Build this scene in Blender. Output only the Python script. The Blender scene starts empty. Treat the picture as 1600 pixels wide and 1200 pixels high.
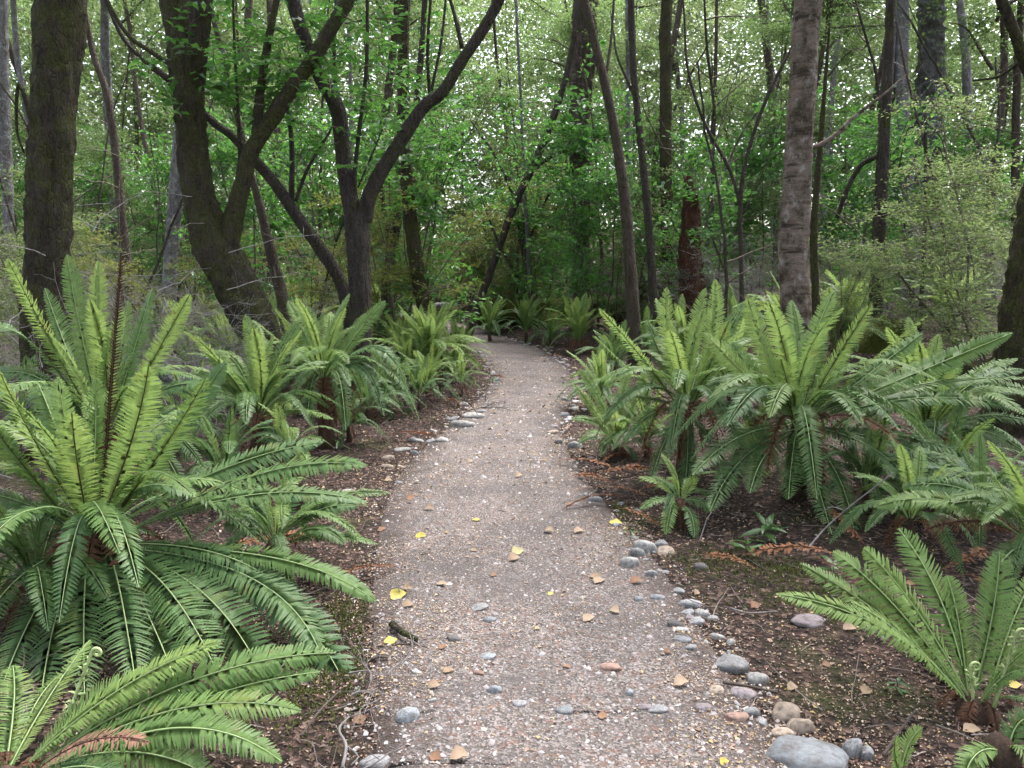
import bpy, math, random
import numpy as np
from mathutils import Vector, noise as mnoise
R = math.radians
SC = bpy.context.scene
COL = SC.collection
rnd = random.Random(7)
nr = np.random.default_rng(7)

# ---------------------------------------------------------------- camera, sky, sun, exposure
CAM_H, FPX, PITCH = 1.6, 1256.0, math.atan(170 / 1256.0)
cd = bpy.data.cameras.new('camera'); cam = bpy.data.objects.new('camera', cd); COL.objects.link(cam)
cam.location = (0, 0, CAM_H); cam.rotation_euler = (math.pi / 2 - PITCH, 0, 0)
cd.sensor_width = 36; cd.lens = 36 * FPX / 1600; cd.clip_start = 0.05; cd.clip_end = 600
SC.camera = cam
SUN_EL, SUN_AZ = 64, 35          # degrees; azimuth clockwise from +Y
w = bpy.data.worlds.new('World'); SC.world = w; w.use_nodes = True
nt = w.node_tree; bg = nt.nodes['Background']
sky = nt.nodes.new('ShaderNodeTexSky'); sky.sky_type = 'NISHITA'; sky.sun_disc = False
sky.sun_elevation = R(SUN_EL); sky.sun_rotation = R(SUN_AZ); sky.dust_density = 4.0; sky.air_density = 1.0; sky.ozone_density = 1.0
hs = nt.nodes.new('ShaderNodeHueSaturation'); hs.inputs['Saturation'].default_value = 0.5
nt.links.new(sky.outputs[0], hs.inputs['Color']); nt.links.new(hs.outputs[0], bg.inputs['Color'])
bg.inputs['Strength'].default_value = 0.15
sl = bpy.data.lights.new('sun', 'SUN'); sl.energy = 1.9; sl.angle = R(25); sl.color = (1, 0.97, 0.96)
so = bpy.data.objects.new('sun', sl); COL.objects.link(so)
so.rotation_euler = (R(90 - SUN_EL), 0, R(180 - SUN_AZ)); so.location = (5, 10, 40)
SC.view_settings.view_transform = 'Standard'; SC.view_settings.look = 'None'
SC.view_settings.exposure = 2.25; SC.view_settings.gamma = 1.0; SC.view_settings.use_curve_mapping = False
cy = SC.cycles
cy.max_bounces = 6; cy.diffuse_bounces = 4; cy.glossy_bounces = 1; cy.transmission_bounces = 3; cy.adaptive_threshold = 0.03; cy.transparent_max_bounces = 4
cy.caustics_reflective = False; cy.caustics_refractive = False

# ---------------------------------------------------------------- pixel <-> place
_cp, _sp = math.cos(PITCH), math.sin(PITCH)
def ray(px, py):
    a, b = (px - 800) / FPX, (600 - py) / FPX
    return Vector((a, _cp + b * _sp, -_sp + b * _cp))
def P(px, py, Y):
    d = ray(px, py); return Vector((0, 0, CAM_H)) + d * (Y / d.y)
def PZ(px, py, z):
    d = ray(px, py); return Vector((0, 0, CAM_H)) + d * ((z - CAM_H) / d.z)
def proj(v):
    x, y, z = v[0], v[1], v[2] - CAM_H
    f = y * _cp - z * _sp; u = y * _sp + z * _cp
    return 800 + FPX * x / f, 600 - FPX * u / f, f

# ---------------------------------------------------------------- terrain and the course of the path
EDGE = [(1330, 560, 1330), (1200, 588, 1225), (1100, 585, 1175), (1000, 583, 1110), (900, 585, 1045), (820, 594, 975), (760, 612, 925),
        (720, 640, 897), (690, 672, 884), (660, 706, 878), (630, 740, 890), (605, 761, 898), (580, 767, 890), (562, 757, 872), (548, 740, 850),
        (538, 722, 825), (530, 712, 795), (524, 702, 768)]
Lp = [PZ(l, y, 0).xy for y, l, r in EDGE]; Rp = [PZ(r, y, 0).xy for y, l, r in EDGE]
Lp = [Vector((Lp[0].x - .05, -6))] + Lp; Rp = [Vector((Rp[0].x + .05, -6))] + Rp
for k in range(1, 12):                       # on round the bend to the left, behind the ferns
    c = (Lp[18] + Rp[18]) * .5 + Vector((-k * .32, k * 1.25))
    Lp.append(c + Vector((-.7, -.2))); Rp.append(c + Vector((.7, .2)))
def catmull(pts, n):
    pts = np.array([tuple(p) for p in pts], float)
    Q = np.vstack([2 * pts[0] - pts[1], pts, 2 * pts[-1] - pts[-2]])
    out = []
    for i in range(1, len(Q) - 2):
        p0, p1, p2, p3 = Q[i - 1], Q[i], Q[i + 1], Q[i + 2]
        t = np.linspace(0, 1, n, endpoint=False)[:, None]
        out.append(.5 * ((2 * p1) + (p2 - p0) * t + (2 * p0 - 5 * p1 + 4 * p2 - p3) * t ** 2 + (3 * p1 - p0 - 3 * p2 + p3) * t ** 3))
    out.append(Q[-2][None])
    return np.vstack(out)
LC, RC = catmull(Lp, 12), catmull(Rp, 12)
CC, HW = (LC + RC) / 2, np.linalg.norm(RC - LC, axis=1) / 2
def path_dist(x, y):
    "distance to the path's centre line divided into (distance - half width)"
    x = np.atleast_1d(np.asarray(x, float)); y = np.atleast_1d(np.asarray(y, float))
    out = np.empty(x.shape)
    fx, fy, fo = x.ravel(), y.ravel(), out.ravel()
    for s in range(0, fx.size, 20000):
        d = np.hypot(fx[s:s + 20000, None] - CC[None, :, 0], fy[s:s + 20000, None] - CC[None, :, 1]) - HW[None]
        fo[s:s + 20000] = d.min(1)
    return fo.reshape(x.shape)
_ph = np.random.default_rng(3).uniform(0, 6.28, (24, 2)); _dr = np.random.default_rng(4).normal(size=(24, 2)); _dr /= np.linalg.norm(_dr, axis=1)[:, None]
def wob(x, y, freq, k0=0, n=6):
    r = 0
    for i in range(n):
        k = (k0 + i) % 24
        r = r + np.sin((x * _dr[k, 0] + y * _dr[k, 1]) * freq * (1 + .37 * i) + _ph[k, 0]) / (1 + .3 * i)
    return r / 3
def sstep(a, b, v):
    t = np.clip((v - a) / (b - a), 0, 1); return t * t * (3 - 2 * t)
def gz(x, y):
    x = np.atleast_1d(np.asarray(x, float)); y = np.atleast_1d(np.asarray(y, float))
    d = path_dist(x, y); s = sstep(0, 1.2, d)
    z = s * (.05 + .05 * wob(x, y, 1.7) + .02 * wob(x, y, 6.0, 8))
    z = z + .55 * sstep(2.2, 5.5, x) * sstep(6, 12, y) + .25 * sstep(-1.2, -4, -x) * 0
    z = z + s * sstep(12, 30, y) * (.25 * wob(x, y, .45, 3) + .3)
    z = z + sstep(45, 110, np.hypot(x, y)) * 6
    return z - .035 * sstep(.02, -.18, d)
def gz1(x, y): return float(gz(x, y)[0])
def pathz(x, y):
    d = path_dist(x, y)
    return .004 - .034 * sstep(-.10, .06, d) + .010 * wob(x, y, 4.0, 5) * sstep(0, -.3, d) + .012
def surf(x, y):
    x = np.atleast_1d(np.asarray(x, float)); y = np.atleast_1d(np.asarray(y, float))
    g = gz(x, y); d = path_dist(x, y)
    return np.where(d < .06, np.maximum(g, pathz(x, y)), g)
def G(px, py, lift=0.0):
    z = 0.0
    for _ in range(6):
        p = PZ(px, py, z); z = float(surf(p.x, p.y)[0]) + lift
    return PZ(px, py, z)

# ---------------------------------------------------------------- mesh helpers
def mesh_from(name, V, polys, mats=(), midx=None, smooth=True):
    """polys: list of int arrays (n,k)"""
    V = np.asarray(V, np.float32).reshape(-1, 3)
    me = bpy.data.meshes.new(name)
    polys = [np.asarray(p, np.int32) for p in polys if len(p)]
    loops = np.concatenate([p.ravel() for p in polys]); tot = np.concatenate([np.full(len(p), p.shape[1], np.int32) for p in polys])
    st = np.concatenate([[0], np.cumsum(tot)[:-1]]).astype(np.int32)
    me.vertices.add(len(V)); me.vertices.foreach_set('co', V.ravel())
    me.loops.add(len(loops)); me.loops.foreach_set('vertex_index', loops)
    me.polygons.add(len(tot)); me.polygons.foreach_set('loop_start', st); me.polygons.foreach_set('loop_total', tot)
    if midx is not None: me.polygons.foreach_set('material_index', np.asarray(midx, np.int32))
    me.polygons.foreach_set('use_smooth', np.full(len(tot), smooth))
    for m in mats: me.materials.append(m)
    me.update(calc_edges=True); me.validate()
    return me
def link(name, data, parent=None, loc=(0, 0, 0)):
    o = bpy.data.objects.new(name, data); COL.objects.link(o); o.location = loc
    if parent is not None: o.parent = parent
    return o
def tag(o, label=None, cat=None, group=None, kind=None):
    if label: o['label'] = label
    if cat: o['category'] = cat
    if group: o['group'] = group
    if kind: o['kind'] = kind
    return o
def thing(name, loc, label=None, cat=None, group=None):
    o = link(name, None, None, loc); o.empty_display_size = .1
    return tag(o, label, cat, group)
class MB:
    def __init__(s): s.V = []; s.Q = []; s.T = []; s.qm = []; s.tm = []; s.n = 0
    def add(s, V, Q=None, T=None, m=0):
        V = np.asarray(V, float).reshape(-1, 3)
        if Q is not None and len(Q): s.Q.append(np.asarray(Q) + s.n); s.qm.append(np.full(len(Q), m))
        if T is not None and len(T): s.T.append(np.asarray(T) + s.n); s.tm.append(np.full(len(T), m))
        s.V.append(V); s.n += len(V)
    def mesh(s, name, mats, smooth=True):
        q = [np.vstack(s.Q)] if s.Q else []; t = [np.vstack(s.T)] if s.T else []
        return mesh_from(name, np.vstack(s.V), q + t, mats, np.concatenate(s.qm + s.tm), smooth)
def frames(C):
    T = np.gradient(C, axis=0); T /= np.linalg.norm(T, axis=1)[:, None] + 1e-9
    ref = np.array([.3, 1, .1]) if abs(T[0, 2]) > .7 else np.array([0, 0, 1.0])
    A = np.cross(T, ref); A /= np.linalg.norm(A, axis=1)[:, None] + 1e-9
    return T, A, np.cross(T, A)
def tube(C, r, sides=8, rough=0.0, seed=0, caps=True):
    C = np.asarray(C, float); n = len(C); r = np.broadcast_to(np.asarray(r, float), (n,))
    T, A, B = frames(C); th = np.linspace(0, 2 * math.pi, sides, endpoint=False)
    rr = np.repeat(r[:, None], sides, 1)
    if rough:
        g = np.random.default_rng(seed); s = np.concatenate([[0], np.cumsum(np.linalg.norm(np.diff(C, axis=0), axis=1))])
        f = np.zeros((n, sides))
        for k in range(9):
            a = g.integers(1, 7); b = g.uniform(.3, 6) * (1 + k * .3)
            f += np.sin(th[None] * a + s[:, None] * b + g.uniform(0, 6.28)) / (1 + .25 * k)
        hf = 0
        for k in range(5): hf = hf + np.sin(th[None] * g.integers(5, max(6, sides // 2 + 1)) + s[:, None] * g.uniform(-3, 3) + g.uniform(0, 6.28) + 1.2 * np.sin(s[:, None] * g.uniform(2, 9)))
        rr = rr * (1 + rough * f * .2 + rough * .12 * hf + rough * .22 * g.normal(size=f.shape))
    V = C[:, None] + A[:, None] * (np.cos(th)[None, :, None] * rr[..., None]) + B[:, None] * (np.sin(th)[None, :, None] * rr[..., None])
    i = np.arange(n - 1)[:, None] * sides; j = np.arange(sides)[None]; j2 = (j + 1) % sides
    Q = np.stack([i + j, i + j2, i + sides + j2, i + sides + j], -1).reshape(-1, 4)
    V = V.reshape(-1, 3)
    Tt = []
    if caps:
        V = np.vstack([V, C[0], C[-1]]); a, b = n * sides, n * sides + 1
        Tt = [(a, (k + 1) % sides, k) for k in range(sides)] + [(b, (n - 1) * sides + k, (n - 1) * sides + (k + 1) % sides) for k in range(sides)]
    return V, Q, Tt
def unit(a): return a / (np.linalg.norm(a, axis=-1, keepdims=True) + 1e-9)
def leaf_cards(C, D, N, L, W, fold=.18, droop=.15):
    "kite leaves with a folded midrib: 5 verts, 2 quads-ish (4 tris)"
    C = np.asarray(C, float); D = unit(np.asarray(D, float)); S = unit(np.cross(D, N)); N = np.cross(S, D)
    L = np.broadcast_to(L, (len(C),))[:, None]; W = np.broadcast_to(W, (len(C),))[:, None]
    b = C; tip = C + D * L - N * L * droop
    l = C + D * L * .45 + S * W * .5 + N * W * fold; r = C + D * L * .45 - S * W * .5 + N * W * fold
    V = np.stack([b, r, tip, l], 1).reshape(-1, 3); k = np.arange(len(C))[:, None] * 4
    return V, np.vstack([k + [0, 1, 2], k + [0, 2, 3]])

# ---------------------------------------------------------------- materials
def new_mat(name):
    m = bpy.data.materials.new(name); m.use_nodes = True
    n = m.node_tree; n.nodes.clear()
    out = n.nodes.new('ShaderNodeOutputMaterial')
    return m, n, out
def N(nt, t, **kw):
    nd = nt.nodes.new('ShaderNode' + t)
    for k, v in kw.items():
        if k in nd.inputs: nd.inputs[k].default_value = v
        else: setattr(nd, k, v)
    return nd
def ramp(nt, fac, stops):
    r = nt.nodes.new('ShaderNodeValToRGB'); e = r.color_ramp.elements
    while len(e) < len(stops): e.new(.5)
    for el, (p, c) in zip(e, stops): el.position = p; el.color = (*c, 1) if len(c) == 3 else c
    nt.links.new(fac, r.inputs[0]); return r.outputs[0]
def mixc(nt, fac, a, b):
    m = nt.nodes.new('ShaderNodeMix'); m.data_type = 'RGBA'
    for s, v in ((0, fac), (6, a), (7, b)):
        if hasattr(v, 'is_output'): nt.links.new(v, m.inputs[s])
        else: m.inputs[s].default_value = v if s == 0 else (*v, 1)
    return m.outputs[2]
def leaf_mat(name, cols, trans=.4, rough=.45, spec=.35, tboost=1.5, island=True, worn=False, fine=40):
    m, n, out = new_mat(name)
    if island: src = N(n, 'NewGeometry').outputs['Random Per Island']
    else: src = N(n, 'ObjectInfo').outputs['Random']
    k = len(cols); c = ramp(n, src, [(i / max(1, k - 1), cols[i]) for i in range(k)])
    tc = N(n, 'TexCoord'); nz = N(n, 'TexNoise', Scale=fine, Detail=2.0); n.links.new(tc.outputs['Object'], nz.inputs['Vector'])
    c = mixc(n, ramp(n, nz.outputs[0], [(.35, (0, 0, 0)), (.7, (.45,) * 3)]), c, tuple(x * .62 for x in cols[0]))
    if worn:
        n2 = N(n, 'TexNoise', Scale=5.0, Detail=7.0, Roughness=.75); n.links.new(tc.outputs['Object'], n2.inputs['Vector'])
        c = mixc(n, ramp(n, n2.outputs[0], [(.54, (0, 0, 0)), (.74, (.7,) * 3)]), c, (.20, .19, .04))
        n3 = N(n, 'TexNoise', Scale=70.0, Detail=3.0); n.links.new(tc.outputs['Object'], n3.inputs['Vector'])
        c = mixc(n, ramp(n, n3.outputs[0], [(.64, (0, 0, 0)), (.72, (.8,) * 3)]), c, (.10, .06, .03))
    p = N(n, 'BsdfPrincipled', Roughness=rough); p.inputs['Specular IOR Level'].default_value = spec
    n.links.new(c, p.inputs['Base Color'])
    t = N(n, 'BsdfTranslucent'); h = N(n, 'HueSaturation', Hue=.49, Saturation=1.0, Value=tboost); n.links.new(c, h.inputs['Color']); n.links.new(h.outputs[0], t.inputs['Color'])
    mx = N(n, 'MixShader'); mx.inputs[0].default_value = trans
    n.links.new(p.outputs[0], mx.inputs[1]); n.links.new(t.outputs[0], mx.inputs[2]); n.links.new(mx.outputs[0], out.inputs[0])
    return m
def plain_mat(name, cols, scale=8, rough=.8, bump=.3, spec=.3, mapping=(1, 1, 1), rand='obj', dirt=None):
    m, n, out = new_mat(name)
    tc = N(n, 'TexCoord'); mp = N(n, 'Mapping'); mp.inputs['Scale'].default_value = mapping; n.links.new(tc.outputs['Object'], mp.inputs[0])
    nz = N(n, 'TexNoise', Scale=scale, Detail=8.0, Roughness=.65); n.links.new(mp.outputs[0], nz.inputs['Vector'])
    c = ramp(n, nz.outputs[0], [(.25 + .5 * i / max(1, len(cols) - 1), cols[i]) for i in range(len(cols))])
    oi = N(n, 'ObjectInfo'); g = N(n, 'NewGeometry'); h = N(n, 'HueSaturation'); n.links.new(c, h.inputs['Color'])
    mr = N(n, 'MapRange'); mr.inputs[3].default_value = .75; mr.inputs[4].default_value = 1.3
    n.links.new(oi.outputs['Random'] if rand == 'obj' else g.outputs['Random Per Island'], mr.inputs[0]); n.links.new(mr.outputs[0], h.inputs['Value'])
    p = N(n, 'BsdfPrincipled', Roughness=rough); p.inputs['Specular IOR Level'].default_value = spec
    hc = h.outputs[0]
    if dirt:
        nd = N(n, 'TexNoise', Scale=1.7, Detail=9.0, Roughness=.78); n.links.new(tc.outputs['Object'], nd.inputs['Vector'])
        hc = mixc(n, ramp(n, nd.outputs[0], [(.44, (0, 0, 0)), (.62, (.8,) * 3)]), hc, dirt)
    n.links.new(hc, p.inputs['Base Color'])
    if bump:
        b = N(n, 'Bump', Strength=bump, Distance=.02); n.links.new(nz.outputs[0], b.inputs['Height']); n.links.new(b.outputs[0], p.inputs['Normal'])
    n.links.new(p.outputs[0], out.inputs[0]); return m
def island_mat(name, cols, rough=.75, trans=0.0):
    m, n, out = new_mat(name); g = N(n, 'NewGeometry')
    c = ramp(n, g.outputs['Random Per Island'], [(i / max(1, len(cols) - 1), cols[i]) for i in range(len(cols))])
    p = N(n, 'BsdfPrincipled', Roughness=rough); n.links.new(c, p.inputs['Base Color'])
    if trans:
        t = N(n, 'BsdfTranslucent'); n.links.new(c, t.inputs['Color']); mx = N(n, 'MixShader'); mx.inputs[0].default_value = trans
        n.links.new(p.outputs[0], mx.inputs[1]); n.links.new(t.outputs[0], mx.inputs[2]); n.links.new(mx.outputs[0], out.inputs[0])
    else: n.links.new(p.outputs[0], out.inputs[0])
    return m
def bark_mat(name, c1, c2, moss=(.05, .065, .015), moss_amt=.4, stretch=.22, scale=14, band=None, lichen=None):
    m, n, out = new_mat(name)
    tc = N(n, 'TexCoord'); mp = N(n, 'Mapping'); mp.inputs['Scale'].default_value = (1, 1, stretch); n.links.new(tc.outputs['Object'], mp.inputs[0])
    nz = N(n, 'TexNoise', Scale=scale, Detail=9.0, Roughness=.7); n.links.new(mp.outputs[0], nz.inputs['Vector'])
    c = ramp(n, nz.outputs[0], [(.3, c1), (.68, c2)])
    hsrc = nz.outputs[0]
    mv = N(n, 'Mapping'); mv.inputs['Scale'].default_value = (1, 1, .3 if not band else 2.2); n.links.new(tc.outputs['Object'], mv.inputs[0])
    wn = N(n, 'TexNoise', Scale=9.0, Detail=3.0); n.links.new(mv.outputs[0], wn.inputs['Vector']); wm = N(n, 'MixRGB' if False else 'VectorMath', operation='MULTIPLY_ADD'); wm.inputs[1].default_value = (.06, .06, .06); n.links.new(wn.outputs['Color'], wm.inputs[0]); n.links.new(mv.outputs[0], wm.inputs[2])
    vr = N(n, 'TexVoronoi', Scale=28.0, feature='DISTANCE_TO_EDGE'); n.links.new(wm.outputs[0], vr.inputs['Vector'])
    crack = ramp(n, vr.outputs['Distance'], [(0, (0, 0, 0)), (.16, (1, 1, 1))])
    if band:
        mb = N(n, 'Mapping'); mb.inputs['Scale'].default_value = (.35, .35, 2.6); n.links.new(tc.outputs['Object'], mb.inputs[0])
        nb = N(n, 'TexNoise', Scale=2.2, Detail=5.0, Roughness=.62, Distortion=.5); n.links.new(mb.outputs[0], nb.inputs['Vector'])
        c = mixc(n, ramp(n, nb.outputs[0], [(.40, (0, 0, 0)), (.47, (.9,) * 3), (.56, (.35,) * 3), (.64, (1, 1, 1))]), c, band)
        nd = N(n, 'TexNoise', Scale=3.4, Detail=6.0, Roughness=.7); n.links.new(mb.outputs[0], nd.inputs['Vector'])
        c = mixc(n, ramp(n, nd.outputs[0], [(.56, (0, 0, 0)), (.64, (.85,) * 3)]), c, (.035, .026, .02))
    if lichen:
        nl = N(n, 'TexNoise', Scale=7.0, Detail=5.0, Roughness=.6); n.links.new(tc.outputs['Object'], nl.inputs['Vector'])
        c = mixc(n, ramp(n, nl.outputs[0], [(.55, (0, 0, 0)), (.63, (.8,) * 3)]), c, lichen)
    nm = N(n, 'TexNoise', Scale=5.0, Detail=9.0, Roughness=.75); n.links.new(tc.outputs['Object'], nm.inputs['Vector'])
    lo = .62 - .3 * moss_amt
    nm2 = N(n, 'TexNoise', Scale=34.0, Detail=6.0, Roughness=.8); n.links.new(tc.outputs['Object'], nm2.inputs['Vector'])
    mossc = ramp(n, nm2.outputs[0], [(.28, tuple(q * .35 for q in moss)), (.5, moss), (.72, tuple(q * 1.7 for q in moss))])
    c = mixc(n, ramp(n, nm.outputs[0], [(lo, (0, 0, 0)), (lo + .16, (.9,) * 3)]), c, mossc)
    p = N(n, 'BsdfPrincipled', Roughness=.9); p.inputs['Specular IOR Level'].default_value = .2
    n.links.new(c, p.inputs['Base Color'])
    b = N(n, 'Bump', Strength=1.0, Distance=.05); ad = N(n, 'Math', operation='ADD'); n.links.new(hsrc, ad.inputs[0]); n.links.new(nm2.outputs[0], ad.inputs[1]); a2 = N(n, 'Math', operation='MULTIPLY_ADD'); a2.inputs[1].default_value = .15 if band else .55; n.links.new(crack, a2.inputs[0]); n.links.new(ad.outputs[0], a2.inputs[2]); n.links.new(a2.outputs[0], b.inputs['Height']); n.links.new(b.outputs[0], p.inputs['Normal'])
    n.links.new(p.outputs[0], out.inputs[0]); return m

M = {}
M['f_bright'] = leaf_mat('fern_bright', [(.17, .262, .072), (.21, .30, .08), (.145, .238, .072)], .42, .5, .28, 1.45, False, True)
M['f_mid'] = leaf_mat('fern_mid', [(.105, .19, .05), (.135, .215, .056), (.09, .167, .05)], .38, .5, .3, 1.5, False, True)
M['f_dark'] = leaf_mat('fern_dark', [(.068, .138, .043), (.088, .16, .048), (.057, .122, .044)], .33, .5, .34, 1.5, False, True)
M['f_dead'] = leaf_mat('fern_dead', [(.12, .055, .03), (.18, .09, .055), (.085, .04, .022)], .3, .7, .2, 1.2, False)
M['f_rust'] = leaf_mat('fern_rust', [(.22, .095, .045), (.30, .14, .07), (.17, .07, .035)], .3, .7, .2, 1.3, False)
M['f_pink'] = leaf_mat('fern_dead_pink', [(.30, .15, .11), (.33, .17, .12)], .3, .65, .25, 1.2, False)
M['f_orange'] = leaf_mat('fern_orange', [(.34, .15, .03), (.3, .12, .03)], .35, .65, .25, 1.2, False)
M['f_fert'] = leaf_mat('fern_fertile', [(.06, .028, .018), (.075, .035, .02)], .15, .7, .2, 1.0, False)
M['rib_dark'] = plain_mat('rib_dark', [(.035, .024, .014), (.06, .045, .02)], 30, .5, 0)
M['rib_pale'] = plain_mat('rib_pale', [(.19, .27, .11), (.26, .33, .15)], 30, .5, 0)
M['caudex'] = plain_mat('caudex_fibre', [(.018, .012, .009), (.05, .03, .02), (.09, .05, .03)], 40, .95, 1.0, mapping=(1, 1, .2))
M['fiddle'] = plain_mat('fiddlehead', [(.22, .30, .10), (.36, .40, .2)], 60, .6, .2)
M['bark_dark'] = bark_mat('bark_dark', (.022, .018, .014), (.095, .076, .056), (.066, .072, .02), .62)
M['bark_dark2'] = bark_mat('bark_dark_stem', (.026, .021, .019), (.10, .08, .07), (.062, .064, .022), .42)
M['bark_brown'] = bark_mat('bark_brown', (.05, .036, .028), (.13, .10, .08), (.06, .065, .02), .3)
M['bark_grey'] = bark_mat('bark_grey', (.10, .09, .085), (.26, .25, .25), (.08, .085, .035), .35, lichen=(.33, .34, .33))
M['bark_band'] = bark_mat('bark_banded', (.09, .06, .045), (.26, .185, .145), (.05, .042, .02), .58, stretch=1.8, scale=10, band=(.33, .26, .22), lichen=(.45, .41, .38))
M['bark_moss'] = bark_mat('bark_mossy', (.025, .02, .014), (.085, .066, .042), (.062, .068, .018), .62)
M['bark_red'] = bark_mat('bark_rotten', (.03, .014, .010), (.13, .055, .035), (.05, .05, .02), .2)
M['twig'] = plain_mat('twig_bark', [(.04, .03, .025), (.11, .085, .07)], 25, .85, .2)
M['twig_grey'] = plain_mat('twig_grey', [(.10, .09, .085), (.25, .225, .22)], 25, .85, .2)
M['lv_broad'] = leaf_mat('leaf_broad', [(.025, .075, .015), (.05, .14, .025), (.035, .10, .02), (.075, .19, .03)], .45, .35, .5, 1.9, False, fine=14)
M['lv_broad_i'] = leaf_mat('leaf_broad_mass', [(.035, .11, .02), (.06, .17, .03), (.045, .13, .025), (.09, .22, .035)], .45, .35, .5, 1.8)
M['lv_fine'] = leaf_mat('leaf_fine', [(.085, .13, .04), (.12, .17, .055), (.10, .15, .055), (.16, .20, .075)], .52, .5, .3, 1.5)
M['lv_yel'] = leaf_mat('leaf_yellowish', [(.10, .13, .025), (.15, .17, .03), (.12, .16, .035), (.19, .19, .035)], .45, .5, .3, 1.5)
M['lv_olive'] = leaf_mat('leaf_olive', [(.09, .105, .052), (.13, .145, .075), (.17, .18, .115), (.23, .235, .17)], .5, .6, .25, 1.3)
M['lv_beech'] = leaf_mat('leaf_beech', [(.085, .15, .045), (.115, .185, .055), (.10, .17, .06), (.15, .22, .075)], .55, .5, .3, 1.7)
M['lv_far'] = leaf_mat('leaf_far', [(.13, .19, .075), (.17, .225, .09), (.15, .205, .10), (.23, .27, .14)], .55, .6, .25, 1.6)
M['moss'] = plain_mat('moss', [(.028, .03, .008), (.06, .07, .014), (.10, .11, .025)], 30, .95, .8, .1)

# ground
def ground_mat():
    m, n, out = new_mat('forest_floor'); tc = N(n, 'TexCoord')
    def nz(s, d=8, r=.65):
        k = N(n, 'TexNoise', Scale=s, Detail=float(d), Roughness=r); n.links.new(tc.outputs['Object'], k.inputs['Vector']); return k.outputs[0]
    vo = N(n, 'TexVoronoi', Scale=42.0); n.links.new(tc.outputs['Object'], vo.inputs['Vector'])
    sp = N(n, 'SeparateColor'); n.links.new(vo.outputs['Color'], sp.inputs[0])
    c = ramp(n, sp.outputs[0], [(.0, (.014, .010, .009)), (.45, (.036, .024, .019)), (.8, (.085, .052, .041)), (1, (.18, .12, .10))])
    c = mixc(n, ramp(n, nz(9), [(.4, (0, 0, 0)), (.62, (.85,) * 3)]), c, (.018, .013, .011))
    c = mixc(n, ramp(n, nz(1.1), [(.54, (0, 0, 0)), (.68, (.75,) * 3)]), c, (.04, .046, .014))
    p = N(n, 'BsdfPrincipled', Roughness=.95); p.inputs['Specular IOR Level'].default_value = .15; n.links.new(c, p.inputs['Base Color'])
    b = N(n, 'Bump', Strength=.8, Distance=.03); mx = N(n, 'Math', operation='ADD'); n.links.new(nz(30), mx.inputs[0]); n.links.new(vo.outputs['Distance'], mx.inputs[1])
    n.links.new(mx.outputs[0], b.inputs['Height']); n.links.new(b.outputs[0], p.inputs['Normal']); n.links.new(p.outputs[0], out.inputs[0]); return m
def path_mat():
    m, n, out = new_mat('path_gravel'); tc = N(n, 'TexCoord')
    def nz(s, d=8, r=.65):
        k = N(n, 'TexNoise', Scale=s, Detail=float(d), Roughness=r); n.links.new(tc.outputs['Object'], k.inputs['Vector']); return k.outputs[0]
    def vor(s):
        v = N(n, 'TexVoronoi', Scale=float(s)); n.links.new(tc.outputs['Object'], v.inputs['Vector']); q = N(n, 'SeparateColor'); n.links.new(v.outputs['Color'], q.inputs[0]); return v, q
    v1, s1 = vor(110); v2, s2 = vor(55)
    c = ramp(n, nz(22), [(.3, (.066, .056, .05)), (.7, (.165, .142, .128))])
    c = mixc(n, ramp(n, s1.outputs[0], [(.6, (0, 0, 0)), (.63, (.75,) * 3)]), c, (.26, .222, .21))
    c = mixc(n, ramp(n, s2.outputs[1], [(.8, (0, 0, 0)), (.82, (.65,) * 3)]), c, (.16, .095, .075))
    c = mixc(n, ramp(n, s1.outputs[2], [(.88, (0, 0, 0)), (.89, (.8,) * 3)]), c, (.045, .035, .035))
    c = mixc(n, ramp(n, nz(1.6), [(.42, (0, 0, 0)), (.66, (.75,) * 3)]), c, (.075, .068, .066))
    at = N(n, 'Attribute', attribute_name='edge'); ad = N(n, 'Math', operation='MULTIPLY_ADD'); ad.inputs[1].default_value = .6; n.links.new(nz(5, 6, .7), ad.inputs[0]); n.links.new(at.outputs['Fac'], ad.inputs[2])
    c = mixc(n, ramp(n, ad.outputs[0], [(.28, (.95,) * 3), (.40, (.5,) * 3), (.58, (0, 0, 0))]), c, (.042, .029, .024))
    p = N(n, 'BsdfPrincipled', Roughness=.92); p.inputs['Specular IOR Level'].default_value = .2; n.links.new(c, p.inputs['Base Color'])
    b = N(n, 'Bump', Strength=.7, Distance=.012); mx = N(n, 'Math', operation='ADD'); n.links.new(nz(60), mx.inputs[0]); n.links.new(v1.outputs['Distance'], mx.inputs[1])
    n.links.new(mx.outputs[0], b.inputs['Height']); n.links.new(b.outputs[0], p.inputs['Normal']); n.links.new(p.outputs[0], out.inputs[0]); return m

# ---------------------------------------------------------------- ground and path
u = np.linspace(-1, 1, 241); xs = np.sign(u) * (7 * np.abs(u) + 91 * np.abs(u) ** 5)
v = np.linspace(0, 1, 261); ys = -20 + 36 * v ** .8 + 82 * v ** 4
X, Y = np.meshgrid(xs, ys); Z = gz(X, Y)
ny, nx = X.shape; ii = (np.arange(ny - 1)[:, None] * nx + np.arange(nx - 1)[None]).ravel()
ground = link('ground', mesh_from('ground', np.stack([X, Y, Z], -1), [np.stack([ii, ii + 1, ii + nx + 1, ii + nx], -1)], [ground_mat()]))
tag(ground, 'dark forest floor of humus and leaf litter', kind='structure')
nc = 25; tt = np.linspace(0, 1, nc); n_ = len(LC)
jl = .06 * wob(LC[:, 0], LC[:, 1], 7, 2); jr = .06 * wob(RC[:, 0], RC[:, 1], 7, 9)
D_ = unit(RC - LC); LL = LC + D_ * (jl - .04)[:, None]; RR = RC + D_ * (jr + .04)[:, None]
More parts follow.
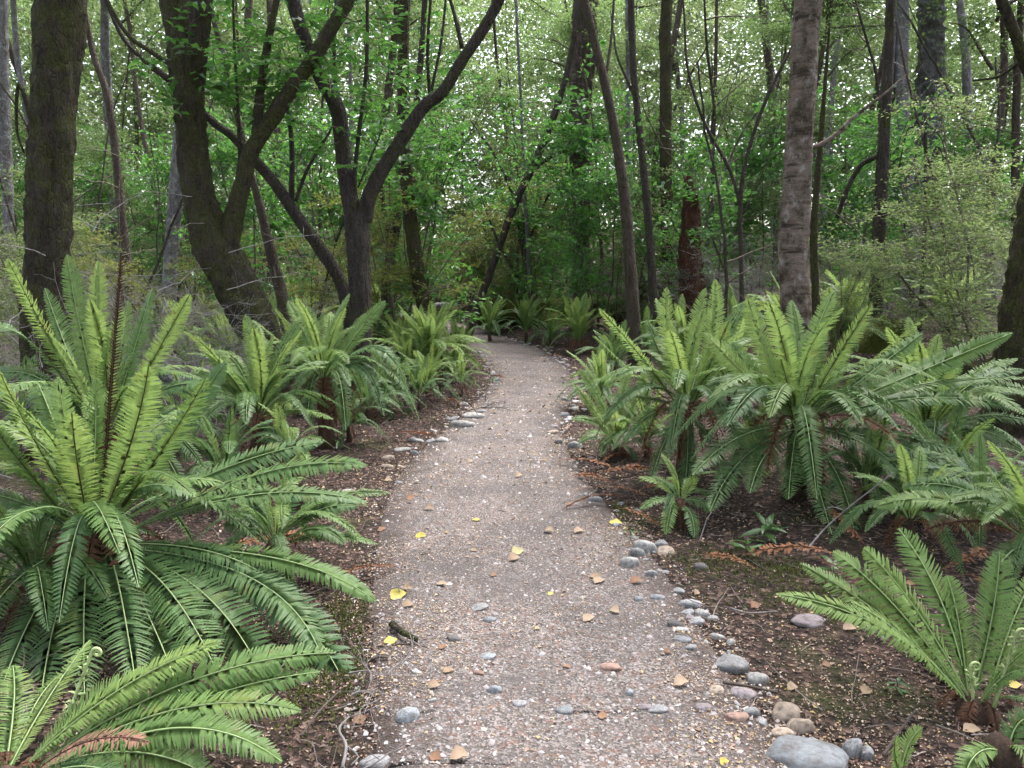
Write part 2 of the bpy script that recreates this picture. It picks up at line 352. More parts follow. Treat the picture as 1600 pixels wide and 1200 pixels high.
PXY = LL[:, None] * (1 - tt)[None, :, None] + RR[:, None] * tt[None, :, None]
pz = pathz(PXY[..., 0], PXY[..., 1]); ii = (np.arange(n_ - 1)[:, None] * nc + np.arange(nc - 1)[None]).ravel()
path = link('gravel_path', mesh_from('gravel_path', np.dstack([PXY, pz]), [np.stack([ii, ii + 1, ii + nc + 1, ii + nc], -1)], [path_mat()]))
_e = path.data.attributes.new('edge', 'FLOAT', 'POINT'); _e.data.foreach_set('value', (np.minimum(tt, 1 - tt)[None] * 2 * HW[:, None]).astype(np.float32).ravel())
tag(path, 'winding grey gravel walking path strewn with small leaves', kind='structure')

# ---------------------------------------------------------------- fern fronds
def bez3(B, Mid, T, n):
    B, Mid, T = (np.array(tuple(v), float) for v in (B, Mid, T)); C = 2 * Mid - .5 * (B + T); t = np.linspace(0, 1, n)[:, None]
    return (1 - t) ** 2 * B + 2 * t * (1 - t) * C + t ** 2 * T
def frond_geo(curve, width, pairs=44, side=None, twist=0.0, seed=0, chan=.14, ragged=.0, fertile=False, stipe=.1):
    """curve (pairs+1,3): one blade whose pinnae all grow out of the central strip; returns (V, quads, tris), (ribV, ribQ, rib material index)"""
    g = np.random.default_rng(seed); C = np.asarray(curve, float); n = len(C)
    T = unit(np.gradient(C, axis=0))
    S = unit(np.cross(np.cross(T, side), T)) if side is not None else unit(np.cross(T, np.array([0, 0, 1.0])))
    Nn = np.cross(S, T)
    flip = np.sign(Nn[n // 2, 2]) if abs(Nn[n // 2, 2]) > .02 else 1
    S, Nn = S * flip, Nn * flip
    tw = np.linspace(0, twist, n)[:, None]; S, Nn = S * np.cos(tw) + Nn * np.sin(tw), Nn * np.cos(tw) - S * np.sin(tw)
    t = np.linspace(0, 1, n); ln = np.linalg.norm(np.diff(C, axis=0), axis=1).sum(); sp = ln / (n - 1)
    prof = np.interp(t, [0, stipe, stipe + .12, .35, .55, .75, .88, .96, 1], [.03, .10, .45, .85, 1, .95, .72, .38, .06])
    rw = .0022 + .003 * (1 - t)
    rows = [C + S * rw[:, None], C - S * rw[:, None]]
    V = [rows[0], rows[1]]; nb = 2 * n; Q, Tr = [], []
    m = n - 1; k = np.arange(m)
    Q.append(np.stack([k, k + 1, n + k + 1, n + k], -1))
    cb = (C[:-1] + C[1:]) / 2; tb, sb, nbv = unit(T[:-1] + T[1:]), unit(S[:-1] + S[1:]), unit(Nn[:-1] + Nn[1:]); pb = (prof[:-1] + prof[1:]) / 2
    for sgn, off in ((1, 0), (-1, n)):
        Ls = width * .5 * pb * (1 + g.normal(0, .03, m)); ang = .15 + g.normal(0, .06, m) + .25 * t[:-1]
        if ragged: Ls = Ls * np.where(g.random(m) < ragged, g.uniform(.15, .6, m), 1); ang = ang + g.normal(0, .35 * ragged, m)
        lift = chan + g.normal(0, .05, m) + .08 * np.sin(np.linspace(0, g.uniform(6, 12), m) + g.uniform(0, 6)); dr = .30 + g.normal(0, .10, m)
        d = unit(sb * sgn * np.cos(ang)[:, None] + tb * np.sin(ang)[:, None]); wk = sp * (.5 if not fertile else .28)
        def pt(uu, ww, side_):
            return cb + d * (Ls * uu)[:, None] + tb * (Ls * .12 * uu * uu + side_ * wk * ww)[:, None] + nbv * (Ls * (lift * uu - dr * uu * uu))[:, None]
        a1, a2 = pt(.42, .92, -1), pt(.42, .92, 1); b1, b2 = pt(.8, .66, -1), pt(.8, .66, 1); e = pt(1.0, 0, 1)
        V += [a1, a2, b1, b2, e]; o = nb; nb += 5 * m
        i0, i1 = off + k, off + k + 1; A1, A2, B1, B2, E = (o + j * m + k for j in range(5))
        qs = [np.stack([i0, A1, A2, i1], -1), np.stack([A1, B1, B2, A2], -1)]; ts = np.stack([B1, E, B2], -1)
        if sgn > 0: qs = [q[:, ::-1] for q in qs]; ts = ts[:, ::-1]
        Q += qs; Tr.append(ts)
    # midrib: pale above, dark below
    st = np.arange(0, n, 2); c = C[st]; r = (.0018 + .0026 * (1 - t[st]))[:, None] * (width / .17) ** .5
    rv = np.stack([c + S[st] * r, c + Nn[st] * r * .9, c - S[st] * r, c - Nn[st] * r * .8], 1).reshape(-1, 3); q = []; mi = []
    for i in range(len(st) - 1):
        for j in range(4):
            q.append((i * 4 + j, i * 4 + (j + 1) % 4, i * 4 + 4 + (j + 1) % 4, i * 4 + 4 + j)); mi.append(0 if j < 2 else 1)
    return (np.vstack(V), np.vstack(Q), np.vstack(Tr)), (rv, np.array(q), mi)
def frond_objs(parent, geo, mk, name='frond', rib=True, label=None):
    (V, Q, T), (rv, rq, mi) = geo
    o = link(name, mesh_from(name, V, [Q, T], [M[mk]], None, True), parent)
    if label: o['label'] = label
    if rib:
        pale = 'rib_dark' if mk in ('f_fert',) else ('caudex' if mk in ('f_dead', 'f_pink', 'f_orange') else 'rib_pale')
        link('midrib', mesh_from('midrib', rv, [rq], [M[pale], M['rib_dark']], mi), o)
    return o
# shared fronds for the ferns further off: unit length 1, growing towards +x
SHARED = {}
SHAPES = {'up': [((.0, 0, 0), (.12, 0, .52), (.38, .0, .95)), ((.0, 0, 0), (.08, .03, .5), (.25, .0, 1.0)), ((0, 0, 0), (.2, -.03, .5), (.55, .0, .83))],
          'arch': [((0, 0, 0), (.38, .02, .48), (.9, 0, .42)), ((0, 0, 0), (.32, -.02, .5), (.78, 0, .62)), ((0, 0, 0), (.42, 0, .4), (.95, .05, .25))],
          'droop': [((0, 0, 0), (.42, .02, .3), (.92, 0, -.12)), ((0, 0, 0), (.42, -.02, .2), (.88, 0, -.32)), ((0, 0, 0), (.45, 0, .28), (.95, 0, .02))],
          'dead': [((0, 0, 0), (.22, .03, .02), (.42, 0, -.55)), ((0, 0, 0), (.3, -.03, .05), (.6, 0, -.42))]}
def shared(cls, k):
    if (cls, k) not in SHARED:
        (V, Q, T), (rv, rq, mi) = frond_geo(bez3(*SHAPES[cls][k], 67), .19, 66, np.array([0, 1.0, 0]), rnd.uniform(-.3, .3), 50 + k, ragged=.5 if cls == 'dead' else 0)
        SHARED[cls, k] = (mesh_from('frond_' + cls, V, [Q, T], [M['f_mid']]), mesh_from('midrib', rv, [rq], [M['rib_pale'], M['rib_dark']], mi))
    return SHARED[cls, k]
def put_frond(parent, cls, az, size, mk, rib=True, z=0, name=None):
    k = rnd.randrange(len(SHAPES[cls])); fm, rm = shared(cls, k)
    o = link(name or ('dead_frond' if cls == 'dead' else 'frond'), fm, parent); o.rotation_euler = (rnd.uniform(-.12, .12), rnd.uniform(-.12, .12), az); o.scale = (size, size, size); o.location = (0, 0, z)
    o.material_slots[0].link = 'OBJECT'; o.material_slots[0].material = M[mk]
    if rib: link('midrib', rm, o)
    return o
def caudex(root, h, r=.06):
    if h < .05: h = .05
    V, Q, T = tube([(0, 0, -.06), (.01, 0, h * .4), (0, 0, h * .8), (0, 0, h + .03)], [r * 1.5, r * 1.15, r, r * .5], 9, .25, rnd.randrange(999))
    link('caudex', mesh_from('caudex', V, [Q, np.array(T)], [M['caudex']]), root)
def fern(px, py, size, label, style='mid', n=(6, 7, 7, 4), rib=True, lift=.1, group=None, name='fern', Ypos=None):
    """a rosette standing where pixel (px,py) meets the ground"""
    p = G(px, py) if Ypos is None else Vector((P(px, 430, Ypos).x, Ypos, 0))
    zz = gz1(p.x, p.y); p = Vector((p.x, p.y, zz))
    r = thing(name, p, label, 'fern', group); size *= 1.15; n = tuple(int(q * 1.35 + .5) for q in n)
    caudex(r, lift, .045 * size)
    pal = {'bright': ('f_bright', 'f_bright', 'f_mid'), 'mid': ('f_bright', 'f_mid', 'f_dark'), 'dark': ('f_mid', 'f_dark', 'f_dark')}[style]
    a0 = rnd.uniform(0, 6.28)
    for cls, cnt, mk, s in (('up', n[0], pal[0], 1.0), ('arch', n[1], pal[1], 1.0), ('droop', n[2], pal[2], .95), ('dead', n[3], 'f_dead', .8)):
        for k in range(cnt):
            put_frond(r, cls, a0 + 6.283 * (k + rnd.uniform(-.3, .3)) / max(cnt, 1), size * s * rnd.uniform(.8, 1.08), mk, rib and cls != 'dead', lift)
        a0 += .4
    return r
def hero_fern(bpx, bpy_, Yb, fronds, label, fill=(0, 0, 0, 4), size=.9, name='fern', pairs=92):
    base = P(bpx, bpy_, Yb); gzv = gz1(base.x, base.y); h = max(.04, base.z - gzv)
    r = thing(name, (base.x, base.y, gzv), label, 'fern')
    caudex(r, h, .06)
    up = Vector((0, 0, 1))
    for k, f in enumerate(fronds):
        tx, ty, dY, mx, my, wd, mk = f[:7]
        T = P(tx, ty, Yb + dY); Mi = P(mx, my, Yb + dY * (.32 if dY < -.3 else .5)); B = base + Vector((rnd.uniform(-.03, .03), rnd.uniform(-.03, .03), rnd.uniform(-.03, .01)))
        ra = Vector((T.x - B.x, T.y - B.y, 0))
        if ra.length < .12: ra = Vector((rnd.uniform(-.3, .3), -.6 if dY <= 0 else .6, 0))
        side = up.cross(ra.normalized())
        if (T.z - B.z) > .45 and len(f) < 8:           # upright blades turn their faces in towards the crown, seen here half face on
            side = (side + Vector((2.0 if side.x >= 0 else -2.0, 0, 0))).normalized()
        if abs(ra.x) > abs(ra.y) * .8 or len(f) >= 8:   # sideways blades lie rolled a little towards the open path
            side = (side + Vector((0, 0, (.85 if len(f) >= 8 else .5) * (1 if side.y >= 0 else -1)))).normalized()
        loc = Vector((base.x, base.y, gzv)); n = pairs + 1
        c = bez3(B - loc, Mi - loc, T - loc, n)
        geo = frond_geo(c, wd * (.98 if len(f) >= 8 else 1.08), pairs, np.array(side), rnd.uniform(-.5, .5), 100 + k + int(bpx), ragged={'f_dead': .6, 'f_pink': .4, 'f_orange': .3}.get(mk, rnd.choice((.02, .04, .1))), fertile=mk == 'f_fert', chan=.12)
        frond_objs(r, geo, mk, 'dead_frond' if mk in ('f_dead', 'f_pink', 'f_orange') else ('fertile_frond' if mk == 'f_fert' else 'frond'),
                   label={'f_pink': 'withered pinkish brown frond', 'f_fert': 'dark brown fertile frond', 'f_orange': 'orange dying frond'}.get(mk))
    a0 = rnd.uniform(0, 6)
    for cls, cnt, mk in (('up', fill[0], 'f_bright'), ('arch', fill[1], 'f_mid'), ('droop', fill[2], 'f_dark'), ('dead', fill[3], 'f_dead')):
        for k in range(cnt): put_frond(r, cls, a0 + 6.283 * (k + rnd.uniform(-.3, .3)) / cnt, size * rnd.uniform(.8, 1.0), mk, cls != 'dead', h)
    return r
b_, m_, d_ = 'f_bright', 'f_mid', 'f_dark'
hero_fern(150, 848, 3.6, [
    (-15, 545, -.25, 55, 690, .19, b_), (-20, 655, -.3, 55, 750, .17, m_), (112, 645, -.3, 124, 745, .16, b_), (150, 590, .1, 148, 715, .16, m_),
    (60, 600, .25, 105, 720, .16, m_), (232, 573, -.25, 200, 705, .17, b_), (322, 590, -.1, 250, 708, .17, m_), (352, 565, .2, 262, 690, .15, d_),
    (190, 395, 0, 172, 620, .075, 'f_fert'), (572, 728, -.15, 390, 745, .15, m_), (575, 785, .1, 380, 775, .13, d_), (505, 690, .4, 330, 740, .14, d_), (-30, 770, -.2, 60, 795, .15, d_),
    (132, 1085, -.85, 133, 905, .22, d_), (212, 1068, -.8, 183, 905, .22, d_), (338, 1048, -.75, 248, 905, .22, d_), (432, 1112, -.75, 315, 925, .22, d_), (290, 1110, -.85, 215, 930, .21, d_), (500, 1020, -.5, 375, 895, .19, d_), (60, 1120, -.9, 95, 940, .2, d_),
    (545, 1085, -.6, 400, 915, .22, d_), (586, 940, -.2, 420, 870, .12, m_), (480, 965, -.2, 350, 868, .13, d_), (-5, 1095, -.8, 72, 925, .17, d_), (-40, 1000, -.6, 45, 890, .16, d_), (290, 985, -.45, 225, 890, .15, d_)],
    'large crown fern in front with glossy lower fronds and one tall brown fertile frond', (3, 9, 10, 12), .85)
hero_fern(165, 690, 5.0, [(12, 405, -.1, 72, 520, .17, b_), (105, 398, .3, 128, 525, .16, m_), (153, 408, .1, 152, 535, .15, b_), (238, 450, .2, 205, 560, .15, m_), (297, 460, 0, 238, 565, .15, b_),
    (-20, 515, -.1, 60, 545, .15, d_), (345, 610, -.3, 250, 610, .15, d_), (55, 640, -.5, 90, 610, .16, d_), (285, 690, -.5, 230, 645, .16, d_), (-30, 600, -.2, 60, 590, .15, d_), (70, 450, .5, 110, 560, .14, m_), (200, 470, .5, 185, 570, .14, m_)],
    'tall upright crown fern behind the big front fern, beside the thick dark trunk', (4, 8, 8, 8), .9)
hero_fern(10, 1240, 2.25, [(345, 1003, .25, 175, 1085, .115, b_), (525, 1020, .35, 270, 1075, .12, m_), (500, 1050, .3, 270, 1110, .12, m_), (440, 1190, -.05, 250, 1140, .12, m_), (98, 1052, .55, 50, 1110, .09, m_), (235, 1160, -.12, 120, 1165, .09, 'f_pink'), (330, 1215, -.1, 180, 1175, .13, m_), (140, 1000, .5, 70, 1100, .1, b_), (470, 1110, .15, 250, 1115, .13, m_), (400, 1150, .1, 220, 1140, .13, d_), (250, 1050, .3, 130, 1110, .12, m_), (180, 1210, -.2, 100, 1200, .12, d_), (20, 1040, .4, 20, 1120, .12, m_)],
    'low arching fern in the near corner with a pinkish withered frond', (0, 0, 0, 2), .5)
hero_fern(405, 655, 6.2, [(288, 518, -.2, 342, 565, .16, b_), (383, 492, .2, 400, 575, .15, b_), (512, 542, -.2, 440, 580, .15, b_), (325, 555, .3, 365, 590, .15, m_), (470, 500, .3, 430, 570, .14, m_), (290, 640, -.4, 350, 615, .16, d_), (455, 640, -.35, 435, 625, .12, b_), (520, 655, -.3, 460, 640, .13, m_), (350, 720, -.5, 375, 670, .15, d_), (440, 720, -.5, 425, 670, .15, d_), (300, 580, -.1, 350, 600, .14, m_)],
    'crown fern with spreading yellow-green fronds between front fern and leaning tree', (5, 9, 9, 8), .8)
hero_fern(505, 600, 7.2, [(602, 470, .2, 552, 528, .17, m_), (570, 490, .4, 540, 540, .16, m_), (530, 495, .3, 518, 545, .15, b_), (478, 478, .3, 492, 535, .16, m_), (395, 500, 0, 450, 545, .16, b_), (638, 612, -.2, 585, 543, .17, d_), (655, 655, -.3, 590, 565, .15, d_), (540, 672, -.5, 528, 585, .18, d_), (480, 655, -.4, 490, 590, .17, d_), (600, 650, -.45, 560, 570, .15, d_), (430, 620, -.2, 465, 580, .15, d_), (450, 470, .4, 480, 530, .15, b_)],
    'dark glossy fern with drooping fronds at the foot of the V-shaped tree', (5, 9, 9, 12), .85)
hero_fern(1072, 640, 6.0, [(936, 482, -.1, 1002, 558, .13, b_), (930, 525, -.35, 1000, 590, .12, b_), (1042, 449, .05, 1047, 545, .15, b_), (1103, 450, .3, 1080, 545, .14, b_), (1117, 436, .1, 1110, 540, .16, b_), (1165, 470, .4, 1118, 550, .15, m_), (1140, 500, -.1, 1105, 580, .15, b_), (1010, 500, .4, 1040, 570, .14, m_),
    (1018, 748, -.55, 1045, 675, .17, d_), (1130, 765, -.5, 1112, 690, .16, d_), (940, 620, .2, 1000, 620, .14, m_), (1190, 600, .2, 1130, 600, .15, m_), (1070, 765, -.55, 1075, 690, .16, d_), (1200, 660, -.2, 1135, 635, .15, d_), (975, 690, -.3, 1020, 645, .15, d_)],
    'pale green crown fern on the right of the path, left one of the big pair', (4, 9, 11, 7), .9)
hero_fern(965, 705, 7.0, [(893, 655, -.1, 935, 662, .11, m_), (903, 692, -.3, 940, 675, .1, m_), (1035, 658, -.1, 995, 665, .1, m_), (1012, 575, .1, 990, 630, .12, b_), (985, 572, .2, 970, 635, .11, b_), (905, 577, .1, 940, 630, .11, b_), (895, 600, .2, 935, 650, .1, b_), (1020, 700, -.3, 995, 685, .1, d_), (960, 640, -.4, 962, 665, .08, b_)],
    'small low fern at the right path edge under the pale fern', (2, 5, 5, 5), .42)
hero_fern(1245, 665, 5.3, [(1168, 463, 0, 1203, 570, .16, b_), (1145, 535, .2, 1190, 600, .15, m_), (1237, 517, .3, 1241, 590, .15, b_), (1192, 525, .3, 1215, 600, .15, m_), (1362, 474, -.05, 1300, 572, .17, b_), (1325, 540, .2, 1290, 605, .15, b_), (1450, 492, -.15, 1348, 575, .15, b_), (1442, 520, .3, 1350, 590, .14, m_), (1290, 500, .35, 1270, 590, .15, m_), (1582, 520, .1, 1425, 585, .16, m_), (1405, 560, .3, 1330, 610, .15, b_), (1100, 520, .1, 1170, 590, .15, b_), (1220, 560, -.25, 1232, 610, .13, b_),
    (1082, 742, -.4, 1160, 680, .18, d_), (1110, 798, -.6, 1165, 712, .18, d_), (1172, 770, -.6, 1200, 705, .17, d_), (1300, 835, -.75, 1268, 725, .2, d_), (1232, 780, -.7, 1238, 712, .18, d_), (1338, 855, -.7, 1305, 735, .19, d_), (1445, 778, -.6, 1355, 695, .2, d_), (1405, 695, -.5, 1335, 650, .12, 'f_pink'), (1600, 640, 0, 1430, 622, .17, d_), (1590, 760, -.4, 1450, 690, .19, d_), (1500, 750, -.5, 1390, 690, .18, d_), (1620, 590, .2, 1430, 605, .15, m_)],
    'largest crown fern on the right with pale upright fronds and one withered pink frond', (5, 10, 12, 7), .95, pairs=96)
hero_fern(1445, 690, 5.9, [(1600, 578, .2, 1510, 605, .16, d_), (1612, 610, 0, 1520, 625, .16, d_), (1625, 665, -.2, 1530, 650, .17, d_), (1600, 705, -.3, 1520, 670, .16, d_), (1565, 795, -.6, 1510, 715, .18, d_), (1590, 560, .4, 1510, 600, .15, m_), (1480, 805, -.6, 1465, 725, .17, d_), (1400, 790, -.5, 1420, 715, .16, d_), (1500, 560, .3, 1470, 620, .15, b_), (1640, 620, .2, 1530, 610, .16, m_), (1555, 560, -.1, 1490, 615, .14, m_)],
    'sprawling dark fern with long level fronds right of the largest crown fern', (5, 10, 8, 8), .95)
hero_fern(1625, 850, 3.9, [(1545, 730, -.1, 1578, 785, .14, b_), (1600, 760, -.2, 1612, 800, .13, b_), (1480, 790, .1, 1560, 790, .14, d_), (1365, 792, .2, 1490, 785, .13, m_), (1440, 830, .1, 1540, 815, .13, 'f_dead'), (1550, 900, -.4, 1590, 855, .13, d_), (1590, 740, .2, 1605, 790, .13, m_), (1410, 760, .4, 1520, 770, .13, d_)],
    'fern partly out of view above the small yellowish fern', (3, 7, 4, 6), .6)
hero_fern(1522, 1112, 2.72, [(1213, 928, .15, 1385, 985, .13, b_, 1), (1302, 862, .25, 1410, 960, .14, m_, 1), (1350, 856, .1, 1440, 965, .13, b_, 1), (1404, 826, .25, 1475, 950, .16, m_, 1), (1562, 862, .15, 1548, 975, .14, m_, 1), (1480, 900, .2, 1500, 985, .12, m_, 1), (1330, 940, -.1, 1430, 1010, .12, b_, 1), (1250, 880, .45, 1395, 975, .12, m_, 1), (1620, 895, .2, 1575, 990, .11, m_, 1), (1640, 990, -.1, 1575, 1040, .1, m_, 1), (1610, 1050, -.15, 1565, 1060, .1, m_, 1), (1430, 1010, .45, 1480, 1050, .1, d_, 1), (1270, 868, .5, 1395, 950, .07, 'f_dead', 1)],
    'small fern with slender yellow-green fronds and pale fiddleheads in the near right corner', (0, 0, 1, 5), .45, pairs=74)
hero_fern(1405, 1235, 2.3, [(1440, 1137, .05, 1415, 1175, .06, b_), (1400, 1150, -.05, 1400, 1190, .05, b_), (1460, 1215, -.1, 1435, 1215, .05, m_)], 'tiny young fern sprouting below the small yellowish fern', (0, 0, 0, 0), .3, pairs=24)
hero_fern(1560, 1170, 2.45, [(1505, 1225, -.15, 1530, 1175, .09, m_), (1610, 1120, 0, 1585, 1140, .09, d_), (1620, 1195, -.1, 1590, 1165, .08, m_)], 'young fern with dark round leaflets under the small yellowish fern', (0, 0, 0, 0), .3, pairs=24)
hero_fern(1062, 785, 5.0, [(998, 745, .1, 1035, 757, .09, b_), (1092, 748, 0, 1075, 762, .09, b_), (1040, 835, -.3, 1048, 795, .1, m_), (1000, 795, -.1, 1030, 780, .09, m_), (1110, 800, -.1, 1090, 782, .1, d_), (1085, 840, -.3, 1078, 800, .1, d_)],
    'low young fern at the path edge in front of the big pair', (1, 4, 4, 3), .38, pairs=28)
hero_fern(455, 700, 5.3, [(432, 630, 0, 440, 668, .09, b_), (510, 690, 0, 480, 682, .09, m_), (400, 690, 0, 425, 685, .1, d_), (480, 720, -.2, 470, 705, .08, m_)], 'small bright fern on the litter between the front fern and the dark glossy fern', (1, 4, 4, 2), .38, pairs=26)
hero_fern(430, 850, 4.1, [(560, 790, .1, 490, 800, .12, d_), (610, 770, .2, 500, 785, .1, m_), (540, 850, -.1, 490, 825, .12, d_), (380, 760, .2, 400, 800, .13, d_), (460, 760, .2, 448, 795, .12, d_), (590, 850, 0, 510, 835, .1, m_), (350, 820, 0, 390, 825, .12, d_)],
    'dark low fern under the long level frond of the front fern', (2, 7, 6, 4), .55, pairs=40)
# ferns further along
FERNS = [(672, 600, .9, 'bright', (14, 12, 6, 6), 'bright green crown fern leaning over the path at the bend'),
         (630, 585, .72, 'bright', (10, 9, 4, 3), 'bright green fern just left of the one at the bend'),
         (765, 533, .8, 'dark', (7, 6, 4, 0), 'bluish green fern on the outer side of the path bend'),
         (822, 535, .8, 'dark', (8, 6, 4, 0), 'bluish fern beside the slim multi-stemmed shrub past the bend'),
         (905, 552, .85, 'bright', (12, 8, 2, 8), 'yellow-green fern with brown skirt on the outer bend'),
         (872, 497, .8, 'bright', (9, 7, 3, 1), 'yellowish fern growing up behind the mossy log'),
         (575, 505, 1.4, 'bright', (10, 5, 2, 0), 'sunlit upright fern seen right of the V-shaped tree'),
         (500, 515, 1.4, 'bright', (10, 7, 3, 0), 'bright fern in the gap left of the V-shaped tree'),
         (455, 512, 1.4, 'bright', (9, 6, 3, 0), 'bright fern in the gap behind the leaning tree'),
         (545, 512, 1.3, 'bright', (8, 6, 3, 0), 'bright fern right behind the V-shaped tree'),
         (330, 540, .8, 'mid', (8, 6, 4, 1), 'fern in the clearing left of the leaning tree base'),
         (280, 560, .8, 'mid', (6, 7, 4, 2), 'broad fern on the litter left of the leaning tree'),
         (1010, 560, .7, 'dark', (5, 6, 4, 1), 'dark fern behind the left one of the big pair'),
         (1480, 530, .9, 'bright', (8, 6, 3, 0), 'lone upright fern on the mossy rise at right'),
         (1330, 545, .8, 'mid', (7, 6, 3, 1), 'fern behind the largest crown fern near the slim dark trunk'),
         (1150, 560, .8, 'dark', (6, 7, 3, 1), 'bluish fern between the big pair, further back'),
         (752, 502, .8, 'mid', (8, 6, 3, 0), 'fern beyond the path bend by the mossy stem'),
         (790, 500, .8, 'dark', (7, 6, 3, 0), 'dark fern in the undergrowth left of the mossy log'),
         (1385, 500, .8, 'dark', (6, 6, 3, 0), 'dark fern on the mossy mound by the slim dark trunk'),
         (655, 640, .45, 'dark', (3, 4, 3, 3), 'small dark fern among twigs at the left path edge'),
         (720, 618, .4, 'mid', (4, 4, 3, 4), 'small fern on red litter at the inner bend'),
         (575, 660, .5, 'dark', (3, 5, 4, 2), 'low dark fern below the drooping glossy fronds'),
         (220, 640, .7, 'dark', (4, 6, 4, 2), 'shaded fern in the hollow behind the front fern'),
         (350, 780, .5, 'dark', (3, 5, 4, 2), 'shaded fern under the front fern on the right of its crown'),
         (40, 720, .7, 'dark', (3, 6, 4, 2), 'shaded fern left of the tall upright fern'),
         (600, 645, .6, 'dark', (3, 7, 7, 3), 'dark drooping fern on the red litter before the inner bend'),
         (668, 625, .55, 'mid', (4, 7, 5, 5), 'small fern with brown skirt near the twigs at the inner bend'),
         (705, 600, .45, 'mid', (4, 6, 4, 4), 'little fern on red litter closest to the path bend'),
         (545, 690, .4, 'dark', (2, 6, 5, 2), 'little dark fern left of the flat edge stones'),
         (520, 650, .6, 'dark', (3, 7, 7, 3), 'dark fern in the shade of the V-shaped tree'),
         (390, 640, .7, 'bright', (7, 8, 5, 2), 'yellow-green fern behind the spreading yellow-green one'),
         (470, 610, .8, 'mid', (7, 8, 6, 2), 'fern pressed between the leaning tree and the dark glossy fern'),
         (250, 600, .8, 'mid', (6, 8, 5, 2), 'fern on the left behind the tall upright fern'),
         (1010, 715, .5, 'mid', (3, 7, 6, 3), 'low fern below the left of the big pair'),
         (1420, 850, .45, 'mid', (3, 7, 5, 3), 'low fern on litter behind the small yellowish fern'),
         (1530, 830, .5, 'dark', (2, 7, 6, 3), 'dark fern at the foot of the partly hidden right fern'),
         (940, 640, .6, 'mid', (5, 7, 5, 4), 'fern spreading over the right path edge before the bend'),
         (1140, 640, .8, 'mid', (6, 8, 6, 2), 'fern squeezed between the two big right ferns'),
         (960, 590, .7, 'dark', (5, 7, 5, 3), 'dark fern behind the fern at the right path edge'),
         (860, 540, .6, 'dark', (5, 7, 5, 1), 'low bluish fern on the bank of the outer bend'),
         (640, 605, .65, 'mid', (8, 8, 6, 4), 'fern with dangling lower fronds at the inner bend'),
         (715, 575, .6, 'bright', (9, 8, 3, 3), 'small bright fern right at the path bend'),
         (360, 600, .8, 'bright', (8, 8, 4, 2), 'light green fern before the leaning tree base'),
         (300, 610, .7, 'mid', (5, 8, 5, 2), 'low spreading fern left of the leaning tree base'),
         (420, 590, .9, 'mid', (8, 8, 6, 3), 'fern hiding the foot of the leaning tree'),
         (480, 560, .9, 'bright', (9, 8, 4, 2), 'bright fern between the leaning tree and the V-shaped tree'),
         (590, 545, .9, 'mid', (9, 8, 4, 2), 'light fern right of the V-shaped tree foot'),
         (1070, 575, .8, 'mid', (7, 8, 4, 2), 'fern filling the gap behind the left of the big pair'),
         (1230, 570, .9, 'bright', (9, 8, 4, 1), 'tall bright fern at the foot of the banded trunk'),
         (1300, 600, .8, 'mid', (8, 8, 4, 1), 'fern right behind the largest crown fern'),
         (1480, 800, .55, 'dark', (2, 7, 7, 3), 'low dark fern under the sprawling dark fern'),
         (1350, 800, .5, 'dark', (2, 6, 6, 4), 'shaded fern beneath the largest crown fern'),
         (300, 700, .6, 'mid', (4, 7, 6, 2), 'fern in shade right of the front fern crown'),
         (60, 960, .55, 'dark', (2, 6, 7, 3), 'shaded fern under the front fern at left'),
         (1180, 735, .45, 'dark', (3, 5, 4, 2), 'shaded fern in the gap between the big pair')]
for px, py, s, st, n, lb in FERNS:
    fern(px, py, s, lb, st, n, rib=py > 560, lift=.12 + .1 * (s > .7))

# ---------------------------------------------------------------- labels for the many look-alikes: by the nearest landmark
LM = [(75, 'the thick dark trunk behind the front fern'), (320, 'the leaning forked tree'), (560, 'the V-shaped tree'), (650, 'the mossy yellow-leaved stem'), (912, 'the broad trunk beyond the bend'),
      (1078, 'the reddish rotten snag'), (1245, 'the pale banded trunk'), (1378, 'the slim dark trunk'), (1590, 'the mossy trunk at the right edge')]
ORD = ['nearest', 'second', 'third', 'fourth', 'fifth', 'sixth', 'seventh', 'eighth', 'ninth', 'tenth', 'eleventh', 'twelfth', 'thirteenth', 'fourteenth', 'fifteenth', 'sixteenth', 'seventeenth', 'eighteenth', 'nineteenth', 'twentieth']
AUTO = []
EN = ['first'] + ORD[1:] + ['twenty-' + q for q in ['first'] + ORD[1:9]] + ['thirtieth'] + ['thirty-' + q for q in ['first'] + ORD[1:9]] + ['fortieth'] + ['forty-' + q for q in ['first'] + ORD[1:9]]
def auto(o, desc, cat, group): AUTO.append((o, desc, cat, group)); o['category'] = cat; o['group'] = group
def finish_labels():
    buckets = {}
    for o, desc, cat, group in AUTO:
        px = proj(o.location)[0]; lx, ln = min(LM, key=lambda q: abs(q[0] - px))
        buckets.setdefault((desc, ln, px < lx), []).append((abs(px - lx), o))
    for (desc, ln, left), v in buckets.items():
        v.sort(key=lambda q: q[0])
        for i, (_, o) in enumerate(v): o['label'] = f"{desc}, {(ORD + EN[20:])[min(i, 48)]} to the {'left' if left else 'right'} of {ln}"

